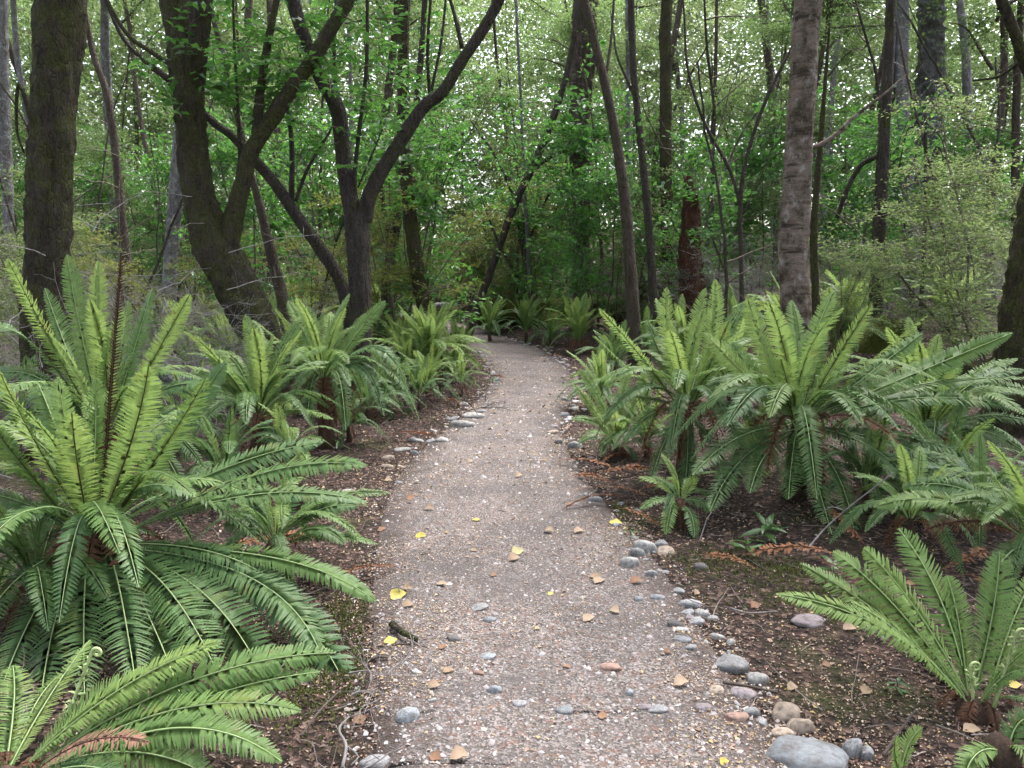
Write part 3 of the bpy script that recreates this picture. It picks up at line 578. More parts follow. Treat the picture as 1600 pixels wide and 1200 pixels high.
# ---------------------------------------------------------------- foliage builders (shared meshes)
def wander(p, d, L, n, wig, g, pull=(0, 0, 0)):
    pts = [np.array(p, float)]; d = unit(np.array(d, float))
    for _ in range(n):
        d = unit(d + g.normal(0, wig, 3) + np.array(pull)); pts.append(pts[-1] + d * L / n)
    return np.array(pts)
def sprays(starts, dirs, L, per, lL, lW, g, flat=.75, up=.25, tw=.0035):
    "twigs set with leaves in two ranks; returns (leafV, leafT, twigMB)"
    mb = MB(); Cs, Ds, Ns, Ls = [], [], [], []
    for s, d in zip(starts, dirs):
        l = L * g.uniform(.5, 1.25); d = unit(np.array(d) + np.array([0, 0, g.normal(0, .15)]))
        c = wander(s, d, l, 4, .16, g, (0, 0, -.05)); mb.add(*tube(c, np.linspace(tw, tw * .4, 5), 3, caps=False)[:2])
        nrm = unit(np.array([0, 0, 1.0]) * flat + g.normal(0, 1 - flat, 3)); sd = unit(np.cross(d, nrm))
        k = max(3, int(per * g.uniform(.6, 1.3))); t = np.sort(g.uniform(.12, 1, k)); pos = np.stack([np.interp(t, np.linspace(0, 1, 5), c[:, a]) for a in range(3)], 1)
        off = g.normal(0, 1, k) * l * .26 * (1.1 - .6 * t)
        pos = pos + sd * off[:, None] + nrm * g.normal(0, l * .05, k)[:, None]
        dd = unit(d * .7 + sd * np.sign(off)[:, None] * g.uniform(.3, 1.1, k)[:, None] + g.normal(0, .25, (k, 3)))
        Cs.append(pos); Ds.append(dd); Ns.append(unit(nrm + g.normal(0, .4, (k, 3)))); Ls.append(g.uniform(.6, 1.25, k))
    Cs, Ds, Ns, Ls = np.vstack(Cs), np.vstack(Ds), np.vstack(Ns), np.concatenate(Ls)
    V, T = leaf_cards(Cs, Ds, Ns, lL * Ls, lW * Ls); return V, T, mb
def plant_mesh(name, seed, h, nst, lean, r0, nspr, sL, per, lL, lW, lmat, smat, lo=.2, reach=.5, flat=.75):
    g = np.random.default_rng(seed); mb = MB(); S, D = [], []
    stems = []
    for i in range(nst):
        a = g.uniform(0, 6.28); d = np.array([math.cos(a) * lean, math.sin(a) * lean, 1]); hh = h * g.uniform(.7, 1.05)
        c = wander((math.cos(a) * .04 * nst, math.sin(a) * .04 * nst, -.05), d, hh, 10, .09, g); r = np.linspace(r0, r0 * .25, 11) * g.uniform(.7, 1.1)
        mb.add(*tube(c, r, 5, caps=False)[:2]); stems.append(c)
        for b in range(int(4 + h)):                      # side branches
            k = g.integers(int(lo * 10), 10); a = g.uniform(0, 6.28); l = reach * g.uniform(.5, 1.3) * (1.15 - .5 * k / 10)
            c2 = wander(c[k], (math.cos(a), math.sin(a), g.uniform(.1, .8)), l, 6, .15, g); mb.add(*tube(c2, np.linspace(r[k] * .45, .003, 7), 4, caps=False)[:2]); stems.append(c2); stems.append(c2)
    for _ in range(nspr):
        c = stems[g.integers(len(stems))]; k = g.integers(max(1, int(len(c) * lo)), len(c)); a = g.uniform(0, 6.28)
        S.append(c[k] + g.normal(0, .03, 3)); D.append((math.cos(a), math.sin(a), g.normal(.1, .25)))
    V, T, tm = sprays(S, D, sL, per, lL, lW, g, flat)
    if tm.V: mb.add(np.vstack(tm.V), np.vstack(tm.Q))
    return mesh_from(name + '_foliage', V, [T], [M[lmat]], None, False), mb.mesh(name + '_stem', [M[smat]])
def crown_mesh(name, seed, rx, rz, nspr, sL, per, lL, lW, lmat):
    g = np.random.default_rng(seed); mb = MB(); S, D = [], []
    for _ in range(14):
        a = g.uniform(0, 6.28); c = wander((0, 0, g.uniform(-rz, rz * .5)), (math.cos(a), math.sin(a), g.uniform(.0, .9)), rx * g.uniform(.6, 1.1), 8, .14, g); mb.add(*tube(c, np.linspace(.05, .008, 9), 5, caps=False)[:2])
        for _ in range(nspr // 14):
            k = g.integers(2, 9); b = g.uniform(0, 6.28); S.append(c[k] + g.normal(0, .28, 3) * (1, 1, .6)); D.append((math.cos(b), math.sin(b), g.normal(0, .25)))
    V, T, tm = sprays(S, D, sL, per, lL, lW, g)
    mb.add(np.vstack(tm.V), np.vstack(tm.Q))
    return mesh_from(name, V, [T], [M[lmat]], None, False), mb.mesh(name + '_branch', [M['twig']])
PL = {
 'olive': [plant_mesh('shrub', 10 + i, 2.6, 4, .35, .016, 260, .42, 30, .042, .02, 'lv_olive', 'twig', .1, .6) for i in range(3)],
 'fine': [plant_mesh('shrub', 20 + i, 3.4, 4, .3, .018, 300, .5, 34, .045, .024, 'lv_fine', 'twig', .2, .7) for i in range(3)],
 'yel': [plant_mesh('shrub', 30 + i, 3.6, 5, .32, .018, 280, .5, 34, .045, .026, 'lv_yel', 'twig', .25, .7) for i in range(2)],
 'sap': [plant_mesh('sapling', 40 + i, 7.5, 1, .06, .04, 380, .75, 34, .06, .034, 'lv_beech', 'twig', .22, 1.5) for i in range(3)],
 'broad': [plant_mesh('shrub', 50 + i, 4.2, 3, .25, .022, 190, .5, 16, .10, .055, 'lv_broad_i', 'twig', .25, .8, .5) for i in range(2)],
 'twiggy': [plant_mesh('shrub', 60 + i, 2.4, 6, .5, .012, 330, .5, 12, .03, .012, 'lv_olive', 'twig_grey', .1, .6, .3) for i in range(2)]}
CROWN = [crown_mesh('crown', 70 + i, 3.0, 2.2, 420, .8, 34, .085, .05, 'lv_beech') for i in range(3)]
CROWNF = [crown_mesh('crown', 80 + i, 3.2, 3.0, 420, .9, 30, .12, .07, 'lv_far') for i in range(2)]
def plant(kind, x, y, s, desc=None, label=None, name='shrub', grp=None, rot=None, z=None):
    zz = gz1(x, y) if z is None else z
    r = thing(name, (x, y, zz)); r.rotation_euler = (0, 0, rnd.uniform(0, 6.28) if rot is None else rot); r.scale = (s * rnd.uniform(.9, 1.2), s * rnd.uniform(.9, 1.2), s)
    f, st = rnd.choice(PL[kind]); link('foliage', f, r); link('stem', st, r)
    cat = 'sapling' if name == 'sapling' else 'shrub'
    if label: tag(r, label, cat, grp)
    else: auto(r, desc, cat, grp)
    return r

# ---------------------------------------------------------------- the trees one can tell apart
def resample(pts, step=.09):
    C = catmull(pts, 14); s = np.concatenate([[0], np.cumsum(np.linalg.norm(np.diff(C[:, :3], axis=0), axis=1))]); n = max(6, int(s[-1] / step))
    t = np.linspace(0, s[-1], n); return np.stack([np.interp(t, s, C[:, k]) for k in range(C.shape[1])], 1)
def px_line(pl, Y, down=False, upext=0, dY=0):
    pts = []
    for i, (px, py, wd) in enumerate(pl):
        yy = Y + dY * i / max(1, len(pl) - 1); p = P(px, py, yy); pts.append([*p, wd * .5 * yy / FPX])
    if down:
        a, b = np.array(pts[0]), np.array(pts[min(1, len(pts) - 1)]); d = (a - b)[:3]; d = d / (abs(d[2]) + 1e-6); z0 = gz1(a[0], a[1])
        if a[2] > z0:
            q = a[:3] + np.clip(d, -1, 1) * (a[2] - z0 + .12); q[2] = z0 - .12; pts.insert(0, [*q, a[3] * 1.3])
    if upext:
        a, b = np.array(pts[-1]), np.array(pts[-2]); d = (a - b)[:3]; d /= np.linalg.norm(d)
        for k in (1, 2, 3): pts.append([*(a[:3] + d * upext * k / 3 + np.array([0, 0, .04 * k * upext])), a[3] * (1 - .22 * k)])
    return pts
def hero_tree(label, Y, trunk, mat, limbs=(), upext=6, crown=None, rough=.16, sides=16, name='tree', cat='tree', flare=0, step=.06, tdY=0):
    tp = px_line(trunk, Y, True, upext, tdY); base = np.array([tp[0][0], tp[0][1], gz1(tp[0][0], tp[0][1])])
    r = thing(name, base, label, cat)
    def tb(nm, pts, sd, rg, fl=0):
        C = resample(pts, step); rad = C[:, 3].copy()
        if fl: rad = rad * (1 + fl * np.exp(-np.maximum(0, C[:, 2] - base[2]) / .18))
        sd = int(sd * 1.5) if sd > 12 else sd; V, Q, T = tube(C[:, :3] - base, np.maximum(rad * .8, .003), sd, rg, rnd.randrange(9999)); return link(nm, mesh_from(nm, V, [Q, np.array(T)], [M[mat]]), r)
    tb('trunk', tp, sides, rough, flare)
    for l in limbs:
        ext = l[1] if isinstance(l, tuple) and isinstance(l[1], (int, float)) else 2.0
        pl = l[0] if isinstance(l, tuple) else l
        tb('limb', px_line(pl, Y, False, ext, rnd.uniform(-.3, .4)), max(6, sides - 6), rough * .8)
    if crown:
        f, b = crown[1][rnd.randrange(len(crown[1]))]; top = np.array(tp[-1][:3]); s = crown[0]
        c = link('crown', f, r, top - base + np.array([0, 0, crown[2] if len(crown) > 2 else 0])); c.scale = (s, s, s * .8); c.rotation_euler.z = rnd.uniform(0, 6.28)
        bb = link('branch', b, c)
    return r
T1 = hero_tree('thick dark mossy trunk rising behind the big front fern', 7.2, [(76, 560, 92), (70, 470, 82), (75, 400, 76), (79, 250, 78), (88, 100, 80), (99, -40, 80)], 'bark_dark', [([(52, 200, 10), (30, 130, 7), (26, 200, 5), (38, 240, 3)], 0)], 8, (1.1, CROWN), .2, 20, flare=.35)
T2 = hero_tree('leaning forked dark tree dividing into several stems on the left of the path', 9.3, [(425, 560, 70), (402, 510, 74), (372, 450, 82), (338, 390, 76), (311, 310, 60), (299, 210, 56), (287, 80, 58), (268, -40, 58)], 'bark_dark',
    [([(300, 140, 44), (310, 70, 38), (320, -40, 34)], 5), ([(352, 408, 44), (366, 340, 36), (378, 290, 32), (392, 240, 30), (428, 180, 29), (470, 118, 26), (515, 50, 25), (562, -40, 24)], 5),
     ([(400, 225, 18), (406, 150, 16), (420, 60, 14), (440, -40, 11)], 3), ([(278, 110, 10), (235, 80, 9), (205, 60, 8), (180, 25, 7), (160, -20, 6)], 2), ([(376, 295, 8), (372, 180, 6), (366, 60, 5), (364, -20, 4)], 1), ([(300, 200, 12), (270, 135, 9), (235, 105, 7)], .3)],
    5, (.8, CROWN), .2, 18, flare=.5)
T3 = hero_tree('V-shaped dark tree splitting low into two spreading limbs', 10.0, [(563, 600, 46), (563, 480, 43), (560, 400, 45), (556, 335, 46)], 'bark_dark2',
    [([(553, 345, 34), (538, 260, 29), (528, 175, 29), (508, 135, 27), (490, 100, 25), (470, 40, 24), (445, -40, 24)], 5), ([(566, 345, 34), (578, 305, 29), (604, 255, 27), (660, 170, 25), (690, 145, 23), (722, 95, 22), (755, 45, 21), (792, -25, 20)], 5),
     ([(553, 320, 10), (556, 250, 8), (572, 110, 7), (574, -20, 6)], 3), ([(672, 155, 7), (668, 80, 6), (674, -20, 5)], 2), ([(672, 152, 6), (690, 60, 5), (698, -20, 4)], 2), ([(722, 75, 9), (712, 30, 7), (698, -20, 6)], 2), ([(528, 175, 9), (522, 90, 7), (526, -20, 6)], 2)],
    0, None, .15, 16, flare=.45)
for q, s in ((('a'), 1.0),):
    f, b = CROWN[0]; c = link('crown', f, T3, (.3, .5, 7.6)); c.scale = (.8, .8, .6); link('branch', b, c)
T4 = hero_tree('slender dark stem bending diagonally up to the left between the two big dark trees', 10.6, [(548, 520, 26), (535, 450, 25), (508, 400, 25), (462, 335, 24), (428, 285, 22), (398, 250, 19), (362, 212, 16), (330, 188, 14), (272, 130, 11), (200, 70, 8), (165, 0, 7)], 'bark_dark2',
    [([(455, 325, 12), (456, 230, 10), (448, 160, 8), (440, 120, 6)], .2), ([(462, 315, 8), (480, 265, 7), (510, 215, 5)], .3)], 1.5, None, .12, 10)
hero_tree('thin brown trunk curving up behind the leaning forked tree', 11.5, [(452, 545, 24), (440, 460, 23), (425, 400, 21), (408, 330, 17), (392, 270, 13)], 'bark_brown', [], 4, None, .15, 10)
hero_tree('mossy stem clothed in small yellowish leaves, between the V-shaped tree and the path', 13.5, [(672, 540, 34), (660, 455, 31), (648, 400, 28), (640, 330, 26), (634, 260, 24), (630, 150, 22), (632, -40, 20)], 'bark_moss', [], 4, (.5, CROWN), .22, 12, flare=.3)
hero_tree('pair of thin dark stems leaning together right of the V-shaped tree', 15, [(604, 470, 24), (608, 420, 22), (620, 350, 18), (640, 240, 14), (655, 120, 12), (665, -20, 10)], 'bark_dark2', [([(612, 410, 12), (600, 330, 10), (590, 250, 8)], 2)], 3, None, .12, 10)
T8 = hero_tree('broad straight trunk beyond the path bend, dark below and greyish above', 21, [(911, 490, 38), (909, 440, 33), (908, 350, 32), (905, 250, 36), (907, 150, 42), (914, 60, 44), (913, -40, 44)], 'bark_brown', [], 8, (.8, CROWN), .2, 16, flare=.3)
hero_tree('tall thin grey-brown stem leaning left in front of the broad trunk', 13, [(992, 545, 28), (988, 470, 26), (978, 330, 22), (965, 230, 19), (945, 130, 17), (925, 50, 16), (905, -40, 15)], 'bark_brown', [([(945, 130, 6), (955, 60, 5), (960, -20, 4)], 1)], 4, (.45, CROWN), .14, 10, flare=.3)
hero_tree('straight thin stem just right of the leaning grey-brown stem', 15.5, [(1022, 480, 18), (1012, 330, 15), (1002, 230, 14), (990, 110, 13), (985, -40, 12)], 'bark_dark2', [([(995, 160, 6), (965, 90, 4), (960, 60, 3)], .5)], 4, (.45, CROWN), .12, 9)
hero_tree('mossy pole draped with fine growth left of the rotten snag', 19, [(1044, 500, 24), (1042, 350, 22), (1040, 200, 22), (1040, 80, 22), (1042, -40, 21)], 'bark_moss', [], 5, (.8, CROWN), .25, 10)
hero_tree('reddish rotten snag with broken top standing among the undergrowth', 16.5, [(1080, 530, 60), (1082, 470, 50), (1078, 400, 42), (1080, 330, 32), (1078, 275, 18)], 'bark_red', [], 0, None, .3, 14, name='dead_snag', cat='snag', flare=.3)
T12 = hero_tree('thick pale trunk banded with dark rings and whitish patches', 8.6, [(1238, 600, 66), (1244, 520, 58), (1242, 480, 56), (1240, 400, 54), (1243, 330, 54), (1247, 250, 50), (1253, 150, 48), (1259, 50, 48), (1266, -50, 47)], 'bark_band', [([(1262, 235, 8), (1300, 215, 8), (1340, 178, 7), (1378, 150, 5)], .3)], 9, (.8, CROWN), .13, 24, flare=.15, step=.06)
hero_tree('thin mossy stem growing tight against the back of the banded trunk', 9.3, [(1276, 560, 16), (1274, 450, 15), (1272, 350, 14), (1284, 200, 10)], 'bark_moss', [], 1, None, .3, 8)
T13 = hero_tree('slim dark straight trunk right of the thick banded one', 12, [(1368, 560, 32), (1369, 490, 27), (1372, 400, 24), (1378, 280, 23), (1384, 160, 20), (1390, 60, 18), (1393, -40, 17)], 'bark_dark2', [([(1376, 242, 10), (1345, 258, 9), (1322, 300, 9), (1308, 340, 8)], 0)], 7, (.6, CROWN), .14, 14, flare=.25)
hero_tree('tall pale grey trunk with mossy lumps, right of the slim dark trunk', 24, [(1442, 500, 42), (1446, 400, 40), (1448, 250, 40), (1454, 120, 42), (1456, -40, 42)], 'bark_grey', [], 9, (1.5, CROWNF), .45, 14)
hero_tree('narrow pale grey trunk between the slim dark trunk and the lumpy one', 27, [(1414, 480, 24), (1414, 350, 23), (1411, 200, 22), (1410, 80, 22), (1412, -40, 22)], 'bark_grey', [], 9, (1.5, CROWNF), .2, 10)
hero_tree('massive dark mossy leaning trunk cut by the right edge', 7.6, [(1592, 560, 90), (1600, 470, 84), (1612, 400, 80), (1628, 320, 76), (1650, 220, 74), (1690, 60, 72)], 'bark_moss', [([(1640, 240, 24), (1612, 130, 20), (1585, 50, 19), (1558, -20, 18)], 3), ([(1620, 80, 6), (1590, 100, 6), (1560, 120, 5), (1520, 126, 3)], 0)], 5, (1.0, CROWN), .3, 18)
hero_tree('dark diagonal pole leaning right before the broad trunk', 20.5, [(775, 400, 14), (800, 330, 14), (832, 260, 15), (858, 200, 14), (880, 135, 12), (896, 60, 9), (905, -20, 8)], 'bark_dark2', [([(838, 262, 9), (865, 242, 8), (885, 235, 6)], .4)], 1, None, .15, 9)
hero_tree('thin forked sapling leaning out right of the rotten snag', 14, [(1160, 500, 9), (1158, 400, 9), (1157, 320, 9), (1166, 250, 8), (1195, 160, 7), (1240, 70, 6), (1270, 20, 5)], 'bark_dark2', [([(1157, 320, 8), (1140, 265, 7), (1100, 190, 6), (1075, 110, 5), (1070, 40, 4)], 1)], 1, None, .1, 7)
hero_tree('reddish thin trunk in the bright gap between the thick dark trunk and leaning tree', 15, [(205, 480, 20), (190, 330, 15), (176, 200, 14), (165, 140, 13), (145, 80, 11), (125, -20, 10)], 'bark_brown', [], 4, (.45, CROWN), .15, 9)
hero_tree('pale grey trunk at the far left behind the thick dark trunk', 19, [(18, 480, 22), (14, 350, 20), (8, 200, 20), (4, 60, 20), (2, -40, 20)], 'bark_grey', [], 6, (1.1, CROWNF), .2, 10)
hero_tree('slim multi-stemmed small tree at the outer bend', 22.5, [(836, 525, 11), (826, 440, 10), (815, 380, 9), (803, 310, 7), (772, 240, 5), (750, 210, 4)], 'bark_dark2',
          [([(836, 510, 9), (822, 400, 7), (815, 320, 6), (805, 240, 4)], .6), ([(828, 470, 8), (790, 400, 6), (775, 370, 5), (760, 330, 4)], .5), ([(818, 400, 6), (845, 330, 5), (880, 260, 4)], .5)], .4, None, .1, 7)
hero_tree('slender tree leaning across the rise right of the slim dark trunk', 13, [(1440, 460, 8), (1444, 380, 8), (1447, 300, 7), (1446, 210, 6)], 'bark_dark2', [([(1447, 290, 5), (1462, 230, 4), (1475, 245, 3)], .2), ([(1446, 215, 4), (1420, 200, 3), (1405, 260, 3)], .2), ([(1446, 200, 4), (1432, 240, 3), (1412, 290, 2)], .1), ([(1446, 190, 4), (1470, 215, 3), (1478, 245, 2)], .1)], .3, None, .1, 6)

# broad leaves on the two dark trees, every near leaf its own part, the rest massed behind
def broad_leaf(seed):
    g = np.random.default_rng(seed); n = 6; t = np.linspace(0, 1, n); wv = np.interp(t, [0, .2, .45, .75, 1], [.02, .3, .38, .24, .0]) ; zz = -.25 * t * t
    c = np.stack([t, 0 * t, zz], 1); l = c + np.stack([0 * t, wv * .6, .1 * wv + .03 * np.sin(t * 9 + seed)], 1); r = c + np.stack([0 * t, -wv * .6, .1 * wv], 1)
    V = np.vstack([c, l, r]); k = np.arange(n - 1); Q = np.vstack([np.stack([k, k + 1, n + k + 1, n + k], -1), np.stack([2 * n + k, 2 * n + k + 1, k + 1, k], -1)])
    return mesh_from('leaf', V, [Q], [M['lv_broad']])
LEAF = [broad_leaf(i) for i in range(4)]
def leafy(tree, zones, Y0, Y1, ntw, cap, size):
    g = np.random.default_rng(int(Y0 * 10)); mb = MB(); cnt = 0; base = np.array(tree.location); massC, massD, massN = [], [], []
    for i in range(ntw):
        x0, x1, y0, y1 = zones[i % len(zones)]; yy = g.uniform(Y0, Y1); s = np.array(P(g.uniform(x0, x1), g.uniform(y0, y1), yy)) - base
        a = g.uniform(0, 6.28); c = wander(s, (math.cos(a) * .8, math.sin(a) * .8, g.uniform(-.2, .7)), g.uniform(.35, .8), 7, .2, g); mb.add(*tube(c, np.linspace(.006, .002, 8), 4, caps=False)[:2])
        for k in range(1, 8):
            for sd in (1, -1):
                if g.random() < .2: continue
                d = unit(c[min(k, 7)] - c[k - 1]); sdv = unit(np.cross(d, (0, 0, 1))) * sd; dd = unit(d * .6 + sdv + np.array([0, 0, g.uniform(-.5, .2)])); nn = unit(np.array([0, 0, 1]) + g.normal(0, .45, 3))
                if cnt < cap:
                    yv = unit(np.cross(nn, dd)); zv = np.cross(dd, yv); from_m = np.stack([dd, yv, zv], 1)
                    o = link('leaf', LEAF[cnt % 4], tree); L = size * g.uniform(.65, 1.2)
                    import mathutils
                    o.matrix_local = mathutils.Matrix.Translation(Vector(c[k])) @ mathutils.Matrix(from_m.tolist()).to_4x4() @ mathutils.Matrix.Scale(L, 4); cnt += 1
                else: massC.append(c[k]); massD.append(dd); massN.append(nn)
    link('leaf_twig', mb.mesh('leaf_twig', [M['twig']]), tree)['kind'] = 'stuff'
    if massC:
        V, T = leaf_cards(np.array(massC), np.array(massD), np.array(massN), size * .9, size * .5); o = link('leaf_mass', mesh_from('leaf_mass', V, [T], [M['lv_broad_i']], None, False), tree); o['kind'] = 'stuff'
leafy(T2, [(325, 560, -60, 130), (330, 470, 20, 190), (255, 320, 30, 200), (400, 560, 80, 250), (330, 420, 60, 180)], 8.7, 10.6, 120, 290, .135)
leafy(T3, [(540, 760, -60, 120), (560, 700, 60, 220), (460, 640, 100, 280), (620, 720, 140, 270), (470, 560, -40, 120)], 9.6, 12.5, 130, 290, .13)

# ---------------------------------------------------------------- the understorey
def xy(px, Y): p = P(px, 430, Y); return p.x, Y
for px, Y, k, s, lb in [(800, 23.5, 'yel', 1.75, 'airy yellow-green shrub arching over the outer bend of the path'), (640, 13.6, 'yel', 1.0, 'yellowish small-leaved shrub wrapped round the mossy stem'),
        (728, 30, 'yel', 1.1, 'yellowish bush standing behind the path bend'), (940, 18, 'broad', 1.15, 'bright glossy green shrub in front of the broad trunk'), (1120, 17, 'broad', 1.15, 'bright glossy green shrub right of the rotten snag'),
        (620, 14, 'broad', 1.25, 'glossy green bush behind the right limb of the V-shaped tree'), (420, 13, 'broad', 1.1, 'glossy green bush behind the leaning forked tree'),
        (1300, 10.6, 'fine', .55, 'small dark-leaved bush at the foot of the banded trunk'), (1545, 10.5, 'fine', 1.1, 'fine-leaved bush with arching sprays before the right edge trunk'), (1500, 14, 'fine', 1.0, 'green sprays spreading beside the lumpy grey trunk'),
        (1330, 16, 'broad', 1.1, 'leafy green shrub behind the banded trunk'), (1590, 9.0, 'fine', .8, 'feathery shrub clinging before the massive leaning trunk'), (250, 13, 'yel', .8, 'olive-yellow bush in the gap left of the leaning tree'),
        (120, 12, 'fine', 1.0, 'dusky green bush right behind the thick dark trunk'), (20, 10, 'fine', .9, 'fine-leaved bush at the far left behind the upright fern'), (470, 14, 'yel', .8, 'yellow-green bush seen between the two dark trees')]:
    plant(k, *xy(px, Y), s, label=lb)
def ok_spot(x, y): return path_dist(x, y)[0] > .9
GR = {'olive': 'olive shrubs of the understorey', 'fine': 'fine-leaved shrubs of the understorey', 'yel': 'yellowish shrubs', 'sap': 'saplings in the forest', 'broad': 'glossy green shrubs', 'twiggy': 'twiggy grey shrubs'}
def scatter(kind, n, px0, px1, Y0, Y1, s0, s1, desc, name='shrub'):
    c = 0; tr = 0
    while c < n and tr < n * 20:
        tr += 1; px = px0 + (px1 - px0) * (c + rnd.random()) / n; Y = Y0 + (Y1 - Y0) * rnd.random() ** .9; x, y = xy(px, Y)
        if not ok_spot(x, y) or any(abs(px - q) < 22 and Y < d for q, d in ((1245, 9), (1372, 12))): continue
        plant(kind, x, y, rnd.uniform(s0, s1), desc, name=name, grp=GR[kind]); c += 1
scatter('olive', 22, 700, 1620, 15, 25, .6, 1.0, 'hazy olive shrub')
scatter('olive', 12, -40, 560, 13, 24, .6, 1.0, 'hazy olive shrub')
scatter('twiggy', 12, 960, 1640, 13, 22, .7, 1.1, 'grey twiggy shrub')
scatter('twiggy', 8, -40, 420, 8.5, 16, .6, .9, 'grey twiggy shrub')
scatter('fine', 20, -60, 1660, 18, 34, .8, 1.25, 'green fine-leaved shrub')
scatter('broad', 18, -40, 1640, 18, 30, 1.1, 1.7, 'glossy-leaved green shrub')
scatter('sap', 11, -60, 1660, 17, 27, .8, 1.15, 'slender leafy sapling', 'sapling')
scatter('sap', 16, -100, 1700, 27, 46, 1.0, 1.6, 'tall leafy sapling', 'sapling')
scatter('olive', 16, -60, 1660, 25, 40, 1.0, 1.6, 'distant olive bush')
# forest trunks further back, each with its own crown
c = 0
for i in range(70):
    px = -60 + 1720 * (i + rnd.random()) / 70; Y = rnd.choice((rnd.uniform(18, 30), rnd.uniform(26, 55))); x, y = xy(px, Y)
    if not ok_spot(x, y): continue
    z0 = gz1(x, y); hgt = rnd.uniform(9, 18); r0 = rnd.choice((.05, .07, .09, .12, .18)); g = np.random.default_rng(900 + i)
    Cc = wander((0, 0, -.1), (rnd.uniform(-.12, .12), rnd.uniform(-.1, .1), 1), hgt, 16, .035, g)
    big = r0 > .1
    r = thing('tree', (x, y, z0)); auto(r, ('stout' if big else 'thin') + (' pale' if i % 3 == 0 else ' brown') + ' trunk', 'tree', 'forest trunks in the background')
    V, Q, T = tube(Cc, np.linspace(r0, r0 * .45, 17), 9, .15, i); link('trunk', mesh_from('trunk', V, [Q], [M['bark_grey' if i % 3 == 0 else 'bark_brown']]), r)
    for k in range(1 if i % 4 == 1 else 0):
        f, b = (CROWN if Y < 28 else CROWNF)[i % 2]; o = link('crown', f, r, Cc[11 + 4 * k] + (0, 0, 0)); s = rnd.uniform(.6, .9) * (1.35 if big else 1); o.scale = (s, s, s); o.rotation_euler.z = rnd.uniform(0, 6.28); link('branch', b, o)
for i in range(46):
    px = -20 + 1640 * (i + rnd.random()) / 46; Y = rnd.uniform(12.5, 24); x, y = xy(px, Y)
    if not ok_spot(x, y) or abs(px - 1245) < 45: continue
    g = np.random.default_rng(1500 + i); hgt = rnd.uniform(4, 9); Cc = wander((0, 0, -.1), (rnd.uniform(-.3, .3), rnd.uniform(-.1, .1), 1), hgt, 14, .09, g); r0 = rnd.choice((.018, .025, .035, .05)); mb = MB(); mb.add(*tube(Cc, np.linspace(r0, r0 * .4, 15), 7, .15, i))
    r = thing('sapling', (x, y, gz1(x, y))); auto(r, 'bare ' + ('crooked' if i % 2 else 'slim') + ' stem', 'sapling', 'bare stems in the understorey'); link('trunk', mb.mesh('trunk', [M['bark_dark2' if i % 3 else 'bark_brown']]), r)
    mb = MB()
    for k in range(rnd.randint(4, 9)):
        q = g.integers(4, 14); a = g.uniform(0, 6.28); mb.add(*tube(wander(Cc[q], (math.cos(a), math.sin(a) * .5, g.uniform(-.1, 1)), g.uniform(.5, 1.8), 7, .16, g), np.linspace(r0 * .4, .003, 8), 4, caps=False)[:2])
    link('branch', mb.mesh('branch', [M['twig']]), r)['kind'] = 'stuff'
finish_labels()

# far wood that reads as one mass, plus unseen leaves added for shade
def leaf_stuff(name, centers, rad, per, lL, mat, label, seed):
    g = np.random.default_rng(seed); c = np.repeat(centers, per, 0) + g.normal(0, 1, (len(centers) * per, 3)) * np.array(rad)
    k = len(c); V, T = leaf_cards(c, g.normal(size=(k, 3)) * (1, 1, .4), unit(np.array([0, 0, 1]) + g.normal(0, .5, (k, 3))), lL * g.uniform(.6, 1.3, k), lL * .6 * g.uniform(.7, 1.2, k))
    o = link(name, mesh_from(name, V, [T], [M[mat]], None, False)); tag(o, label, kind='stuff'); return o
g = np.random.default_rng(77); n = 4300
Yf = g.uniform(36, 80, n); xf = g.uniform(-.85, .85, n) * Yf; zf = Yf * .46 * g.random(n) - .3
leaf_stuff('far_wood', np.stack([xf, Yf, zf + gz(xf, Yf)], 1), (1.5, 1.2, .9), 85, .36, 'lv_far', 'far green forest foliage filling the distance', 5)
n = 2000; Yf = g.uniform(33, 47, n); xf = g.uniform(-.8, .8, n) * Yf; zf = Yf * .46 * g.random(n) ** .75
leaf_stuff('middle_wood', np.stack([xf, Yf, zf + gz(xf, Yf)], 1), (.9, .9, .5), 60, .18, 'lv_beech', 'thin forest foliage between the far trunks', 9)
n = 360; xc = g.uniform(-18, 18, n); yc = g.uniform(-12, 12, n); keep = (np.abs(xc - .35 * np.sin(yc * .3)) > 1.6 + g.random(n) * 1.2)
leaf_stuff('shade_canopy', np.stack([xc, yc, 10.5 + g.uniform(0, 5, n)], 1)[keep], (1.1, 1.1, .5), 40, .2, 'lv_beech', 'unseen broken beech foliage high above the path, added to shade the foreground', 6)  # out of view; extent and density set to dim the foreground
n = 520; a = g.uniform(0, 6.28, n); rr = g.uniform(9, 17, n); xc, yc = np.cos(a) * rr, np.sin(a) * rr - 1
keep = (yc < 2.0) | (np.abs(xc) > .78 * yc + 3.0); xc, yc = xc[keep], yc[keep]
leaf_stuff('shade_wood', np.stack([xc, yc, g.random(len(xc)) ** 1.2 * 10 + .2], 1), (1.0, 1.0, .8), 60, .2, 'lv_fine', 'unseen forest foliage added around the viewpoint to block light from behind', 8)  # out of view; added so open sky behind does not front-light the trunks



